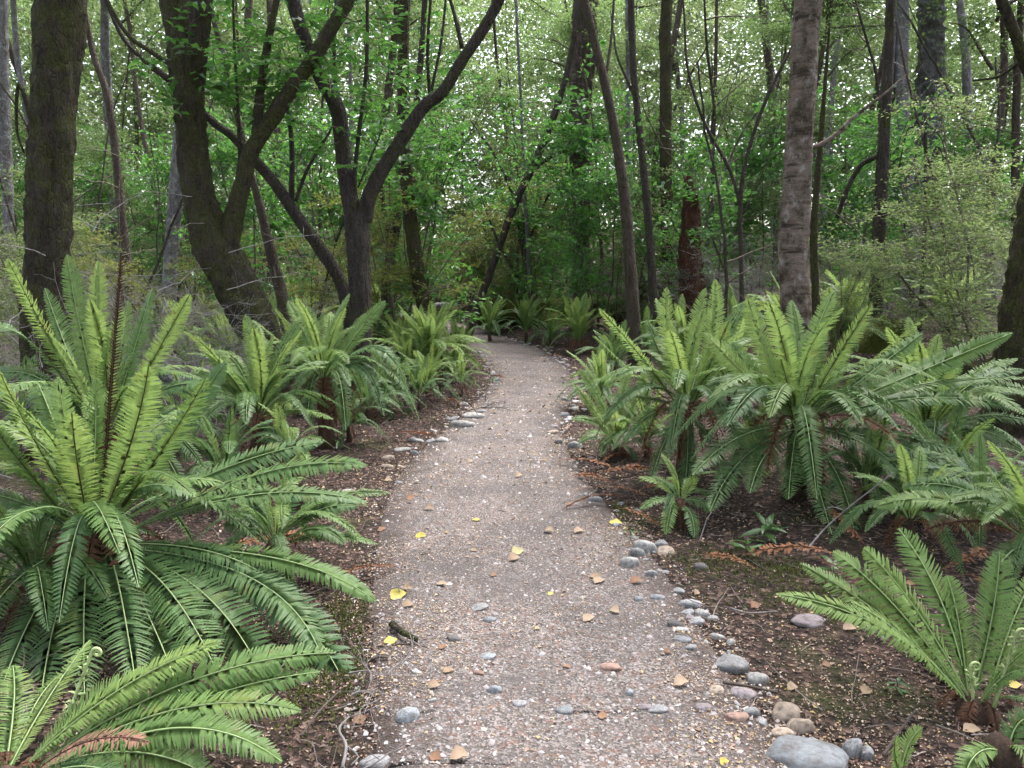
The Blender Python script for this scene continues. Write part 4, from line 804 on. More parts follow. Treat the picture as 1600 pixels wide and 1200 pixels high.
# ---------------------------------------------------------------- logs, mounds, brush
def log_thing(name, label, a, b, r, mat, cat, rough=.35, seed=1, sag=0):
    a, b = np.array(tuple(a)), np.array(tuple(b)); t = np.linspace(0, 1, 26)[:, None]; C = a * (1 - t) + b * t; C[:, 2] += .06 * np.sin(t[:, 0] * 9) - sag * np.sin(t[:, 0] * math.pi)
    base = np.array([*((a + b) / 2)[:2], gz1(*((a + b) / 2)[:2])]); o = thing(name, base, label, cat)
    V, Q, T = tube(C - base, r * (1 + .12 * np.sin(t[:, 0] * 14)), 14, rough, seed); link('trunk', mesh_from('trunk', V, [Q, np.array(T)], [M[mat]]), o); return o
log_thing('fallen_log', 'moss-covered fallen log lying beyond the outer bend', P(745, 492, 22), P(975, 484, 23), .32, 'moss', 'log', .6, 3)
log_thing('fallen_log', 'pale grey fallen log half hidden behind the front fern', P(225, 590, 7.4), P(345, 592, 7.0), .06, 'bark_grey', 'log', .3, 4)
log_thing('fallen_log', 'thin grey log across the ground right of the mossy stem', P(600, 482, 26), P(700, 480, 27), .12, 'bark_grey', 'log', .2, 5)
log_thing('fallen_log', 'mossy rotting log on the rise at right', P(1440, 585, 9.0), P(1640, 560, 8.6), .11, 'bark_moss', 'log', .5, 6)
def mound(px, py, rx, rz, label, mat='moss', name='mossy_stump', cat='stump', seed=0):
    p = G(px, py); g = np.random.default_rng(seed); nu, nv = 22, 12; V = []
    for j in range(nv):
        ph = j / (nv - 1) * math.pi / 2
        for i in range(nu):
            th = i / nu * 6.283; k = 1 + .22 * mnoise.noise((math.cos(th) * 1.6 + seed, math.sin(th) * 1.6, ph * 2)) + g.normal(0, .03)
            V.append((math.cos(th) * math.cos(ph) * rx * k, math.sin(th) * math.cos(ph) * rx * k, math.sin(ph) * rz * k - .05))
    i = np.arange(nv - 1)[:, None] * nu; j = np.arange(nu)[None]; Q = np.stack([i + j, i + (j + 1) % nu, i + nu + (j + 1) % nu, i + nu + j], -1).reshape(-1, 4)
    o = link(name, mesh_from(name, V, [Q], [M[mat]]), None, p); return tag(o, label, cat)
mound(1388, 545, .42, .45, 'low mossy stump beside the foot of the slim dark trunk', seed=2)
mound(850, 512, .9, .55, 'mossy mound at the end of the mossy log', seed=3, name='mossy_mound', cat='mound')
mound(1500, 580, .6, .25, 'broad mossy hummock on the rise at right', seed=4, name='mossy_mound', cat='mound')
mound(265, 600, .16, .28, 'small dark rotten stump left of the leaning tree base', 'bark_dark', seed=5, name='rotten_stump')
def brush(px, py, Y, w_, h_, n, label, mat='twig_grey', seed=0, rad=.004, lenr=(.3, 1.0)):
    c0 = P(px, py, Y); base = np.array([c0.x, c0.y, gz1(c0.x, c0.y)]); g = np.random.default_rng(seed); o = thing('dead_brush', base, label, 'brush'); mb = MB(); L_, D_, N_ = [], [], []
    for i in range(n):
        s = np.array([g.normal(0, w_), g.normal(0, .5), abs(g.normal(0, h_)) + .02]); a = g.uniform(0, 6.28)
        c = wander(s, (math.cos(a), math.sin(a) * .6, g.uniform(-.3, .9)), g.uniform(*lenr), 7, .2, g, (0, 0, -.03)); mb.add(*tube(c, np.linspace(rad * g.uniform(.6, 1.8), .0012, 8), 4, caps=False)[:2])
        for k in range(2, 7): mb.add(*tube(wander(c[k], g.normal(size=3), .16, 3, .3, g), [.0018, .0016, .0012, .001], 3, caps=False)[:2])
    m = link('twig', mb.mesh('twig', [M[mat]]), o); m['kind'] = 'stuff'; return o
brush(70, 400, 6.6, .6, .5, 130, 'tangle of dead grey twigs before the thick dark trunk', seed=1)
brush(205, 400, 8.0, .5, .85, 130, 'grey dead brush between the thick dark trunk and the leaning tree', seed=2, lenr=(.4, 1.3))
brush(520, 1165, 2.62,   .14, .012, 12, 'pile of whitish lichened sticks on the near left path edge', seed=3, rad=.004, lenr=(.08, .22))
brush(690, 630, 9.2, .35, .12, 40, 'dark twigs and dead stalks sticking up at the inner path edge', 'twig', 4, .004, (.2, .6))
brush(1130, 470, 12, .8, .5, 34, 'bare hanging twigs between the rotten snag and the banded trunk', 'twig', 5, .004, (.4, 1.2))

# ---------------------------------------------------------------- stones
def ico(sub):
    import bmesh
    bm = bmesh.new(); bmesh.ops.create_icosphere(bm, subdivisions=sub, radius=1); V = np.array([v.co[:] for v in bm.verts]); F = np.array([[v.index for v in f.verts] for f in bm.faces]); bm.free(); return V, F
IV, IF = ico(3)
DUST = (.06, .045, .036)
STM = {'grey': plain_mat('stone_grey', [(.10, .10, .10), (.21, .21, .215), (.32, .32, .32)], 6, .75, .25, dirt=DUST), 'blue': plain_mat('stone_blue', [(.12, .13, .14), (.24, .255, .27)], 6, .7, .2, dirt=DUST),
       'pale': plain_mat('stone_pale', [(.2, .19, .18), (.40, .39, .375)], 7, .75, .25, dirt=DUST), 'tan': plain_mat('stone_tan', [(.22, .17, .13), (.36, .29, .23)], 7, .8, .25, dirt=DUST),
       'brown': plain_mat('stone_brown', [(.16, .10, .08), (.28, .18, .145)], 7, .8, .2, dirt=DUST), 'dark': plain_mat('stone_dark', [(.07, .065, .065), (.15, .14, .14)], 7, .8, .3, dirt=DUST), 'purple': plain_mat('stone_purple', [(.17, .14, .15), (.28, .24, .25)], 7, .8, .3, dirt=DUST)}
def stone_mesh(seed, mk):
    g = np.random.default_rng(seed); o = g.uniform(0, 50, 3); k = np.array([1 + .46 * mnoise.noise(Vector(v * .9 + o)) + .16 * mnoise.noise(Vector(v * 2.1 + o)) for v in IV])
    V = IV * k[:, None]; pw = np.sign(V) * np.abs(V) ** .8; return mesh_from('stone', pw, [IF], [STM[mk]])
SM = {mk: [stone_mesh(i * 7 + j, mk) for j in range(3)] for i, mk in enumerate(STM)}
def stone(p, a, b, c_, mk, label=None, grp=None, rot=None, tilt=0):
    o = link('stone', rnd.choice(SM[mk]), None, p); o.scale = (a, b, c_); o.rotation_euler = (tilt, rnd.uniform(-.15, .15), rnd.uniform(-.5, .5) if rot is None else rot)
    return tag(o, label, 'stone', grp)
for px, py, wd, ht, mk, lb in [(1268, 1192, 128, 62, 'blue', 'big smooth blue-grey boulder at the near right path edge'), (1333, 1172, 32, 56, 'grey', 'upright grey cobble just right of the big boulder'), (1357, 1180, 22, 34, 'grey', 'small upright grey cobble beside the upright one'),
        (1232, 1118, 50, 40, 'tan', 'tan angular stone above the big boulder'), (1252, 1136, 46, 36, 'tan', 'tan stone leaning on the tan angular one'), (1225, 1147, 40, 22, 'tan', 'flat tan stone touching the big boulder'),
        (1147, 1042, 60, 32, 'grey', 'large pale grey oval cobble on the right path edge'), (1184, 1062, 34, 30, 'pale', 'whitish cobble right of the large oval one'), (1162, 1086, 42, 26, 'purple', 'flat purplish stone below the large oval cobble'), (1121, 1080, 26, 18, 'tan', 'tan chip below the large oval cobble'),
        (1153, 1122, 40, 18, 'brown', 'flat reddish brown stone near the right path edge'), (1122, 996, 22, 15, 'pale', 'small pale round stone above the large oval cobble'), (1143, 1004, 17, 13, 'pale', 'tiny pale stone right of the small round one'),
        (1080, 944, 40, 20, 'grey', 'dark-topped grey stone, highest of the cobble cluster'), (1097, 959, 22, 20, 'pale', 'pale rounded stone in the cobble cluster'), (1076, 958, 22, 14, 'grey', 'small grey stone in the middle of the cobble cluster'), (1090, 973, 30, 18, 'grey', 'lower right grey stone of the cobble cluster'), (1056, 976, 28, 14, 'dark', 'dark flat stone left of the cobble cluster'), (1066, 984, 20, 9, 'pale', 'pale sliver of stone under the cobble cluster'), (1067, 1000, 30, 10, 'blue', 'flat bluish stone half sunk below the cobble cluster'),
        (1008, 856, 36, 34, 'pale', 'tallest pale rock of the group under the right ferns'), (996, 864, 24, 26, 'grey', 'grey rock at the left of the group under the right ferns'), (1034, 852, 26, 20, 'grey', 'grey rock at the back of the group under the right ferns'), (1042, 862, 32, 16, 'tan', 'tan flat rock right of the group under the ferns'), (985, 880, 30, 28, 'pale', 'pale tilted rock in front of the group under the ferns'), (1096, 887, 22, 20, 'dark', 'lone dark stone on bare soil right of the group'),
        (1018, 896, 22, 18, 'grey', 'grey stone below the pale tilted rock'), (1028, 934, 26, 10, 'blue', 'flat blue-grey stone sunk in the path'), (998, 936, 16, 10, 'blue', 'small blue stone left of the flat one'), (1080, 1012, 22, 12, 'grey', 'grey stone sunk by the flat bluish one'),
        (955, 1044, 36, 16, 'brown', 'reddish brown flat stone lying in the path'), (984, 1083, 14, 16, 'blue', 'small upright blue stone in the path'), (882, 1111, 28, 14, 'blue', 'flat light blue stone in the near path'), (812, 1100, 26, 10, 'grey', 'grey stone flush with the near path'), (1030, 1110, 36, 12, 'grey', 'flat grey stone flush with the path, right of centre'), (1008, 1106, 24, 10, 'purple', 'purplish stone beside the flush grey one'), (1100, 1106, 28, 12, 'purple', 'purplish stone flush with the right of the path'),
        (637, 1120, 44, 30, 'blue', 'angular pale blue stone at the near left path edge'), (583, 1194, 52, 30, 'grey', 'grey rock at the near left by whitish sticks'), (710, 999, 22, 14, 'dark', 'small dark stone in the left of the path'), (773, 1079, 26, 18, 'blue', 'rounded blue stone in the left of the path'), (762, 1027, 28, 10, 'blue', 'low blue stone further up the left of the path'), (765, 969, 22, 12, 'blue', 'small blue-grey stone left of path centre'), (750, 950, 32, 8, 'grey', 'flat grey slab flush with the path'), (650, 1050, 16, 8, 'pale', 'little pale chip at the left path edge'), (748, 1052, 20, 10, 'brown', 'little reddish stone in the left of the path'), (675, 1095, 14, 10, 'pale', 'small whitish stone above the angular blue one'),
        (723, 664, 40, 20, 'pale', 'large pale flat rock at the inner bend'), (738, 650, 36, 16, 'pale', 'pale rock behind the large flat one at the bend'), (708, 655, 24, 12, 'grey', 'grey rock left of the large flat one'), (760, 637, 16, 9, 'pale', 'small pale rock near the inner bend'), (752, 643, 18, 8, 'grey', 'grey rock beside the small pale one'), (690, 688, 24, 12, 'pale', 'pale stone on the left edge before the bend'), (672, 690, 18, 12, 'grey', 'grey stone beside the pale one before the bend'), (650, 688, 26, 10, 'pale', 'flat pale stone on the left edge'), (606, 716, 22, 16, 'tan', 'round tan stone on the left path edge'), (627, 703, 28, 10, 'pale', 'flat whitish stone above the round tan one'), (647, 708, 16, 10, 'blue', 'small bluish stone by the round tan one'), (604, 728, 20, 8, 'tan', 'flat tan stone in front of the round tan one'),
        (543, 768, 20, 10, 'pale', 'pale stone under the tip of the level frond'), (930, 780, 26, 16, 'grey', 'grey stone among brown dead fronds at right'), (898, 696, 24, 22, 'grey', 'mossy grey stone at the right edge under small fern'), (873, 690, 14, 20, 'dark', 'dark upright stone left of the mossy grey stone'), (1268, 972, 64, 16, 'purple', 'long flat purplish stone on the soil at right')]:
    p = G(px, py); f = proj(p)[2]; a = wd * .5 * f / FPX; c_ = max(.008, ht * .5 * f / FPX * .95); b = a * rnd.uniform(.6, .8) if wd > ht else a * .9
    q = G(px, py + ht * .15); stone((q.x, q.y + b * .4, q.z - c_ * .08), a * .92, b * .95, c_, mk, lb)
cnt = {}
WORD = {'grey': 'grey', 'blue': 'bluish', 'pale': 'pale', 'tan': 'tan', 'brown': 'reddish', 'dark': 'dark', 'purple': 'purplish'}
edges = []
for side, CCv, tot, lo, hi in (('left', LC, 40, 5.5, 20.5), ('right', RC, 120, 2.4, 21.5)):
    sel = CCv[(CCv[:, 1] > lo) & (CCv[:, 1] < hi)]; s = np.concatenate([[0], np.cumsum(np.linalg.norm(np.diff(sel, axis=0), axis=1))])
    for i in range(tot):
        t = s[-1] * ((i + rnd.random()) / tot) ** .95; x = np.interp(t, s, sel[:, 0]); y = np.interp(t, s, sel[:, 1]); off = rnd.gauss(.02, .08) * (1 if side == 'right' else -1)
        edges.append((side, x + off, y, rnd.choices(['grey', 'blue', 'pale', 'tan', 'purple', 'dark', 'brown'], [6, 3, 5, 2, 3, 2, 1])[0]))
edges.sort(key=lambda e: e[2])
for side, x, y, mk in edges:
    k = (side, mk); cnt[k] = cnt.get(k, 0) + 1; a = rnd.uniform(.014, .042) * (1.6 if y > 8 else .9); z = float(surf(x, y)[0])
    n_ = EN[min(cnt[k] - 1, 48)]
    stone((x, y, z - a * .06), a, a * rnd.uniform(.6, .9), a * rnd.uniform(.4, .7), mk, f'small {WORD[mk]} edging stone, {n_} such one along the {side} side of the path', f'small stones along the {side} path edge', rnd.uniform(0, 6.28))

# ---------------------------------------------------------------- fallen leaves
def fallen_leaf_mesh(seed, mat, lobes):
    g = np.random.default_rng(seed); n = 9; t = np.linspace(0, 1, n); wv = np.interp(t, [0, .15, .4, .6, .85, 1], [.02, .26, .36, .33, .17, 0]) * (1 + .12 * np.sin(t * lobes + seed)) ; cu = g.uniform(-.2, .3)
    c = np.stack([t, .06 * np.sin(t * 3 + seed), .12 * np.sin(t * 3.1) * g.uniform(-.3, 1.6) + .02], 1); up = .5 + 1.5 * cu
    l = c + np.stack([0 * t, wv, wv * up + .03 * np.sin(t * 12 + seed)], 1); r = c + np.stack([0 * t, -wv * g.uniform(.8, 1.1), wv * up * g.uniform(-.4, 1) + .03 * np.sin(t * 10)], 1)
    V = np.vstack([c, l, r]); k = np.arange(n - 1); Q = np.vstack([np.stack([k, k + 1, n + k + 1, n + k], -1), np.stack([2 * n + k, 2 * n + k + 1, k + 1, k], -1)])
    return mesh_from('fallen_leaf', V, [Q], [mat])
FLM = {'yellow': leaf_mat('dry_yellow', [(.44, .36, .07), (.50, .42, .10), (.42, .33, .08)], .2, .55, .3, 1.1, False, True, fine=30), 'tan': leaf_mat('dry_tan', [(.27, .19, .13), (.36, .27, .19), (.31, .22, .15)], .15, .7, .2, 1.0, False, True, fine=30),
       'brown': leaf_mat('dry_brown', [(.19, .10, .065), (.26, .14, .09), (.16, .09, .06)], .12, .7, .2, 1.0, False, True, fine=30), 'olive': leaf_mat('dry_olive', [(.30, .28, .13), (.36, .32, .16)], .15, .6, .2, 1.0, False, True, fine=30)}
FL = {k: [fallen_leaf_mesh(i * 5 + j, FLM[k], 8 + j) for j in range(3)] for i, k in enumerate(FLM)}
lc = {}
leaves = [(622, 937, 34, 'yellow'), (637, 950, 26, 'tan'), (609, 1006, 28, 'yellow'), (743, 814, 16, 'yellow'), (808, 866, 32, 'olive'), (803, 877, 26, 'tan'), (656, 839, 22, 'yellow'), (635, 921, 24, 'tan'), (690, 914, 26, 'tan'), (920, 972, 32, 'tan'), (938, 913, 28, 'tan'), (930, 901, 24, 'tan'), (992, 912, 30, 'brown'), (960, 818, 26, 'yellow'), (905, 834, 22, 'tan'), (857, 831, 20, 'tan'),
          (1062, 1072, 34, 'tan'), (715, 1187, 44, 'tan'), (680, 1181, 32, 'brown'), (1358, 1086, 32, 'tan'), (1516, 1144, 42, 'tan'), (670, 796, 24, 'tan'), (735, 723, 14, 'tan'), (810, 746, 16, 'tan'), (605, 752, 18, 'tan'), (640, 780, 18, 'brown'), (1133, 1196, 26, 'yellow'), (1420, 912, 24, 'brown'), (1090, 930, 20, 'tan'), (885, 1042, 18, 'brown'), (690, 1015, 18, 'brown'), (940, 1120, 20, 'brown'), (1040, 1020, 18, 'brown'), (676, 1076, 24, 'tan'), (700, 1052, 26, 'tan'), (1290, 1040, 22, 'brown'), (1180, 950, 22, 'brown'), (1325, 985, 24, 'tan'), (960, 955, 24, 'tan'), (770, 900, 16, 'brown'), (840, 985, 16, 'olive'), (860, 930, 14, 'yellow'), (1240, 1080, 24, 'tan'), (560, 1130, 30, 'brown'), (850, 720, 12, 'tan'), (780, 680, 12, 'tan'), (740, 860, 14, 'tan'), (890, 790, 16, 'brown'), (595, 830, 20, 'brown'), (1586, 1075, 30, 'yellow')]
leaves.sort(key=lambda q: -q[1])
for px, py, wd, mk in leaves:
    p = G(px, py); f = proj(p)[2]; L = wd * f / FPX * rnd.uniform(.65, .85); o = link('fallen_leaf', rnd.choice(FL[mk]), None, (p.x - L * .4, p.y, p.z + .004)); o.scale = (L, L, L); o.rotation_euler = (rnd.uniform(-.2, .2), rnd.uniform(-.15, .1), rnd.uniform(-.7, .7))
    lc[mk] = lc.get(mk, 0) + 1; d = path_dist(p.x, p.y)[0]; where = 'lying on the gravel path' if d < -.05 else 'lying on the forest floor'
    tag(o, f"{'bright yellow' if mk == 'yellow' else mk} fallen leaf {where}, {EN[min(lc[mk] - 1, 38)]} {mk} one from the viewer", 'leaf', 'large fallen leaves')
# brown fallen fronds
fm = {}
for i, (px, py, s, a, lb) in enumerate([(925, 748, .6, .3, 'rusty dead frond curled at the right path edge'), (918, 768, .5, -.5, 'rusty frond fanned over the edge stones at right'), (935, 735, .6, .9, 'rusty frond lying on top of the curled one'), (1000, 790, .6, 3.3, 'rust-coloured frond beneath the low young fern'), (970, 745, .7, 2.4, 'rust-brown frond hanging below the low fern by the path'), (965, 765, .5, 2.2, 'orange-brown dead frond under the small low fern'), (985, 775, .6, .4, 'rusty frond among the roots of the left of the big pair'), (960, 800, .5, 5.2, 'dead frond between the pale rocks and the low young fern'), (1330, 880, .6, 2.9, 'dead brown frond behind the small yellowish fern'), (1460, 900, .6, .5, 'reddish dead frond on litter right of the small yellowish fern'),
        (1550, 960, .5, 1.2, 'dead frond lying beside the pale fiddleheads'), (1190, 900, .4, 2.2, 'brown frond scrap on the soil by the seedlings'), (330, 870, .7, .3, 'reddish brown dead frond under the front fern'), (470, 930, .6, .6, 'dead frond beneath the glossy lower fronds'), (750, 600, .7, .9, 'rusty dead frond on the inner bend'), (720, 640, .6, 2.0, 'brown frond hanging over the large pale flat rock'), (890, 565, .8, 2.4, 'dead frond below the yellow-green fern on the outer bend'), (590, 690, .6, .2, 'red-brown frond on the litter left of the path'), (300, 1090, .5, .8, 'dead brown frond under the near front fronds'), (1280, 800, .7, 4.6, 'rusty hanging frond under the largest crown fern'), (250, 760, .6, 5, 'orange dead frond right of the front fern crown')]):
    p = G(px, py); k = i % 3
    if k not in fm:
        (V, Q, T), rb = frond_geo(bez3((0, 0, .02), (.45, .06 * (k - 1), .13), (.95, .1, .02), 35), .15, 34, np.array([0, 1.0, 0]), .8 * (k - 1), 500 + k, ragged=.6); fm[k] = (mesh_from('dead_frond', V, [Q, T], [M['f_rust']]), mesh_from('midrib', rb[0], [rb[1]], [M['caudex'], M['rib_dark']], rb[2]))
    r = thing('fallen_frond', (p.x, p.y, p.z + .005), lb, 'dead frond', 'fallen dead fronds'); r.rotation_euler.z = a; r.scale = (s, s, s); link('blade', fm[k][0], r); link('midrib', fm[k][1], r)
# twigs and sticks
def stick(pts, r0, mat, label, forks=()):
    C = np.array([tuple(p) for p in pts], float); base = C.mean(0); o = thing('twig', base, label, 'twig'); Q4 = resample([[*p, r0 * (1 - .6 * i / len(C))] for i, p in enumerate(C)], .02)
    V, Q, T = tube(Q4[:, :3] - base, Q4[:, 3], 6, .25, rnd.randrange(99)); link('stalk', mesh_from('stalk', V, [Q, np.array(T)], [M[mat]]), o)
    for f in forks:
        F = np.array([tuple(p) for p in f], float); Q4 = resample([[*p, r0 * .5] for p in F], .02); V, Q, T = tube(Q4[:, :3] - base, Q4[:, 3], 5, .2, 3); link('fork', mesh_from('fork', V, [Q, np.array(T)], [M[mat]]), o)
stick([G(1258, 862, .02), P(1290, 825, 4.45), P(1330, 790, 4.4), P(1362, 765, 4.35), P(1396, 738, 4.3)], .006, 'twig_grey', 'long pale dead twig leaning in front of the largest crown fern', [[P(1262, 856, 4.5), P(1258, 872, 4.45), P(1264, 888, 4.4)], [P(1320, 798, 4.4), P(1300, 792, 4.45), P(1285, 800, 4.5)]])
stick([G(1092, 848, .02), P(1100, 825, 4.6), P(1104, 812, 4.6), P(1112, 800, 4.6)], .004, 'twig_grey', 'small pale crooked twig standing by the group of rocks')
stick([G(1130, 1066, .012), G(1170, 1072, .014), G(1215, 1082, .012)], .007, 'twig', 'brown stick lying against the whitish cobble')
stick([G(1140, 950, .015), G(1170, 958, .018), G(1215, 955, .015)], .005, 'twig_grey', 'grey stick on the dark soil right of the cobble cluster')
stick([G(612, 975, .02), G(628, 988, .03), G(652, 1000, .015)], .016, 'bark_dark', 'stubby dark piece of wood at the left path edge')
stick([G(580, 1030, .01), G(592, 1026, .015), G(606, 1027, .01)], .008, 'twig', 'short dark stick near the yellow leaf')
stick([G(535, 1200, .03), G(541, 1165, .05), G(530, 1140, .06), G(545, 1120, .03)], .007, 'twig_grey', 'whitish forked stick in the near left lichened pile', [[G(541, 1165, .05), G(560, 1182, .03), G(548, 1196, .02)]])
stick([G(470, 1150, .02), G(500, 1110, .04), G(528, 1082, .03)], .005, 'twig', 'dark twig crossing the moss at the near left')
stick([G(85, 868, .06), G(110, 862, .08), G(140, 872, .05)], .011, 'bark_brown', 'pinkish brown broken stick at the crown of the front fern')
stick([P(1060, 560, 8), P(1120, 545, 8.2), P(1190, 540, 8.4)], .008, 'twig', 'thin dark branch lying behind the left of the big pair')
stick([G(590, 1010, .006), G(640, 1006, .008), G(668, 1012, .006)], .004, 'twig', 'thin twig beside the stubby dark wood')
stick([G(1380, 1180, .02), G(1400, 1150, .03), G(1430, 1110, .02)], .006, 'twig', 'dark root-like stick by the tiny young fern')
def fiddle(px, py, Y, bx, by, label):
    T = P(px, py, Y); B = P(bx, by, Y); a = np.linspace(0, 9.5, 40); R0 = 9 * Y / FPX; C = [np.array(B) * (1 - t) + np.array(T) * t for t in np.linspace(0, 1, 10)]
    r_ = R0 * (1 - a / 12); ctr = np.array(T) + np.array([R0, 0, 0]); sp = [ctr + np.array([-math.cos(q) * k, 0, math.sin(q) * k]) for q, k in zip(a, r_)]
    C = np.array(C[:-1] + sp); base = np.array(B); rad = np.concatenate([np.linspace(.007, .0055, 9), np.linspace(.0055, .002, 40)]); V, Q, Tt = tube(C - base, rad, 7, .2, 5); o = thing('fiddlehead', base, label, 'fiddlehead'); link('stalk', mesh_from('stalk', V, [Q, np.array(Tt)], [M['fiddle']]), o)
    g = np.random.default_rng(int(px)); k = 60; t = g.uniform(.1, 1, k); pos = np.array(B) * (1 - t)[:, None] + np.array(T) * t[:, None] - base; d = g.normal(size=(k, 3)) + (0, 0, .8); V, Tq = leaf_cards(pos, d, g.normal(size=(k, 3)), .028, .009); link('scales', mesh_from('scales', V, [Tq], [M['fiddle']]), o)
fiddle(143, 1020, 2.45, 85, 1175, 'pale curled fiddlehead rising among the near left fronds')
fiddle(1516, 1042, 2.7, 1522, 1108, 'short pale fiddlehead in the middle of the small yellowish fern')
fiddle(1588, 990, 2.65, 1553, 1105, 'taller pale fiddlehead right of the short one')
# seedlings with separate leaves
for i, (px, py, n, s, lb) in enumerate([(1195, 850, 9, .14, 'dark glossy seedling with lance-shaped leaves under the largest crown fern'), (1165, 870, 6, .11, 'small glossy seedling left of the lance-leaved one'), (1300, 915, 7, .12, 'dark-leaved seedling behind the small yellowish fern'), (1370, 1000, 5, .07, 'tiny seedling on the soil below the small yellowish fern'), (530, 700, 5, .12, 'pale green seedling on the litter left of the path'), (770, 600, 6, .10, 'green seedling at the inner bend'), (985, 838, 5, .07, 'tiny green seedling behind the pale rocks'), (1400, 1085, 6, .06, 'round-leaved creeping seedling on dark soil')]):
    p = G(px, py); r = thing('seedling', p, lb, 'seedling'); g = np.random.default_rng(i); V, Q, T = tube([(0, 0, -.02), (.005, 0, s * .5), (0, .005, s)], [.004, .003, .002], 5); link('stem', mesh_from('stem', V, [Q], [M['twig']]), r)
    for k in range(n):
        o = link('leaf', LEAF[k % 4], r, (0, 0, s * (.3 + .7 * k / n))); o.scale = (s * g.uniform(.8, 1.2),) * 3; o.scale.y *= .6; o.rotation_euler = (g.uniform(-.3, .3), g.uniform(-.7, .3), k * 2.4)

# ---------------------------------------------------------------- litter, gravel, moss: what nobody could count
def in_view_points(n, y0, y1, pw, margin=1.12, seed=1):
    g = np.random.default_rng(seed); t = g.random(n); y = y0 * (y1 / y0) ** (t ** pw); x = g.uniform(-1, 1, n) * .64 * margin * (y + .4); return x, y, g
x, y, g = in_view_points(230000, 1.9, 22, 1.0, seed=11); d = path_dist(x, y); patch = wob(x, y, 3.1, 12)
edge = np.clip(1 + d / .75, 0, 1)                        # more litter to the sides of the walked line
keep = (d < 1.6) & (g.random(len(x)) < np.where(d < .08, (.22 + .78 * edge) * np.clip(.52 + .95 * patch + .6 * wob(x, y, 9.0, 3), .05, 1), .8 * np.exp(-d / .7) * np.clip(.6 + .9 * patch, .05, 1))); x, y = x[keep], y[keep]; k = len(x); z = surf(x, y) + .003
sz = np.clip(g.lognormal(-4.6, .45, k), .005, .032) * np.clip(y / 4.5, .85, 2.2)
V, T = leaf_cards(np.stack([x, y, z], 1), g.normal(size=(k, 3)) * (1, 1, .12), np.array([0, 0, 1]) + g.normal(0, .33, (k, 3)), sz, sz * g.uniform(.45, .8, k), .25, .1)
o = link('leaf_litter', mesh_from('leaf_litter', V, [T], [island_mat('litter_flakes', [(.40, .31, .23), (.20, .12, .08), (.46, .35, .26), (.33, .24, .18), (.46, .34, .13), (.14, .085, .065), (.46, .38, .31), (.26, .15, .09), (.40, .30, .22), (.20, .135, .10)], .7)], None, False)); tag(o, 'small pale and rusty beech leaves strewn over the path', kind='stuff')
x, y, g = in_view_points(110000, 1.9, 18, 1.0, seed=12); d = path_dist(x, y); keep = (d > -.02) & (g.random(len(x)) < np.clip(.55 + .6 * wob(x, y, 2.0, 6) - .1 * d, .12, 1)); x, y = x[keep], y[keep]; k = len(x); z = surf(x, y) + .004
sz = np.clip(g.lognormal(-4.2, .5, k), .005, .05) * np.clip(y / 5, .85, 2)
V, T = leaf_cards(np.stack([x, y, z], 1), g.normal(size=(k, 3)) * (1, 1, .25), np.array([0, 0, 1]) + g.normal(0, .5, (k, 3)), sz, sz * g.uniform(.35, .7, k), .25, .12)
o = link('forest_litter', mesh_from('forest_litter', V, [T], [island_mat('litter_brown', [(.07, .04, .03), (.13, .072, .055), (.05, .032, .025), (.25, .17, .135), (.09, .05, .038), (.15, .085, .065), (.04, .026, .022), (.32, .25, .19)], .85)], None, False)); tag(o, 'reddish brown dead leaf litter under the ferns', kind='stuff')
x, y, g = in_view_points(30000, 1.9, 16, 1.0, seed=13); d = path_dist(x, y); keep = d < .1; x, y = x[keep], y[keep]; k = len(x)
sz = np.clip(g.lognormal(-5.1, .45, k), .003, .02) * np.clip(y / 5, .9, 1.8); oc = np.array([(1, 0, 0), (0, 1, 0), (-1, 0, 0), (0, -1, 0), (0, 0, .7), (0, 0, -.5)]); of = np.array([(0, 1, 4), (1, 2, 4), (2, 3, 4), (3, 0, 4)])
an = g.uniform(0, 6.28, k); ca, sa = np.cos(an), np.sin(an); loc = oc[None] * (1 + g.normal(0, .2, (k, 6, 3))); loc = np.stack([loc[..., 0] * ca[:, None] - loc[..., 1] * sa[:, None] * .7, loc[..., 0] * sa[:, None] + loc[..., 1] * ca[:, None] * .7, loc[..., 2]], -1)
V = (loc * sz[:, None, None] + np.stack([x, y, surf(x, y) + .001], 1)[:, None]).reshape(-1, 3); T = (np.arange(k)[:, None, None] * 6 + of[None]).reshape(-1, 3)
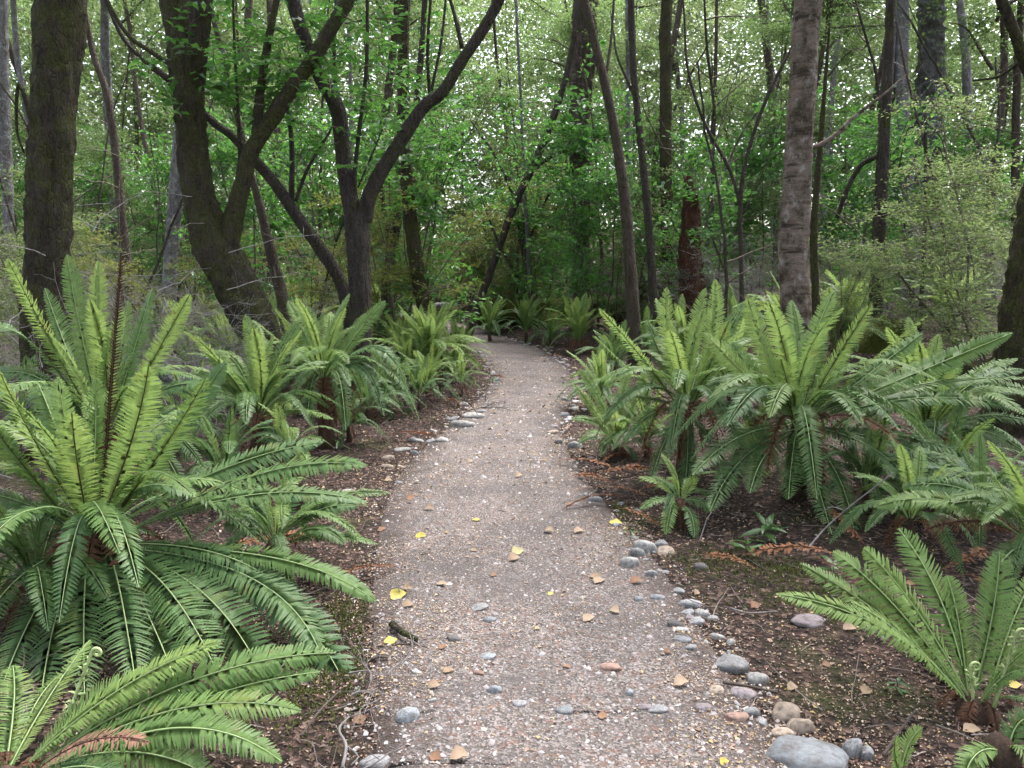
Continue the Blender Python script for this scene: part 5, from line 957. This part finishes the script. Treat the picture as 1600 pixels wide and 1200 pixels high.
o = link('path_pebbles', mesh_from('path_pebbles', V, [T], [island_mat('pebbles', [(.12, .105, .105), (.22, .20, .20), (.30, .28, .28), (.17, .14, .135), (.38, .35, .33), (.10, .09, .09)], .8)], None, True)); tag(o, 'fine grey gravel pebbles in the surface of the path', kind='stuff')
x, y, g = in_view_points(1500, 2.0, 14, 1.0, seed=21); d = path_dist(x, y); keep = (d > 0) | (g.random(len(x)) < .12); x, y = x[keep], y[keep]; zt = surf(x, y); mb = MB()
for a_, b_, c_ in zip(x, y, zt):
    an = g.uniform(0, 6.28); L = g.uniform(.05, .3) * (1 if path_dist(a_, b_)[0] > 0 else .35); mb.add(*tube(wander((a_, b_, c_ + .006), (math.cos(an), math.sin(an), g.uniform(-.02, .12)), L, 4, .14, g), np.linspace(g.uniform(.0012, .004), .001, 5), 4, caps=False)[:2])
o = link('fallen_twigs', mb.mesh('fallen_twigs', [island_mat('twig_litter', [(.05, .035, .03), (.12, .09, .075), (.22, .19, .17), (.08, .05, .04)], .85)])); tag(o, 'thin dead twigs scattered over the forest floor', kind='stuff')
# moss tufts
zones = [(555, 1040, .13), (545, 960, .12), (1225, 890, .09), (955, 800, .08), (1330, 960, .07), (1500, 600, .9), (1420, 570, .7), (1580, 640, .8), (520, 1010, .2), (1120, 880, .15), (480, 1100, .15), (1250, 930, .15)]
xs_, ys_, g = [], [], np.random.default_rng(14)
for px, py, rr in zones:
    p = G(px, py); q = int(260 + 1500 * min(1, rr * 1.4)); xs_.append(p.x + g.normal(0, rr, q)); ys_.append(p.y + g.normal(0, rr, q))
x, y = np.concatenate(xs_), np.concatenate(ys_); d = path_dist(x, y); x, y = x[d > .02], y[d > .02]; k = len(x)
V, T = leaf_cards(np.stack([x, y, surf(x, y) - .002], 1), g.normal(size=(k, 3)) * (.6, .6, .3) + (0, 0, .7), g.normal(size=(k, 3)), g.uniform(.012, .035, k), g.uniform(.006, .014, k))
o = link('moss_tufts', mesh_from('moss_tufts', V, [T], [island_mat('moss_blades', [(.05, .06, .012), (.09, .10, .02), (.07, .09, .025), (.12, .12, .03)], .9, .25)], None, False)); tag(o, 'green moss cushions on the soil beside the path', kind='stuff')
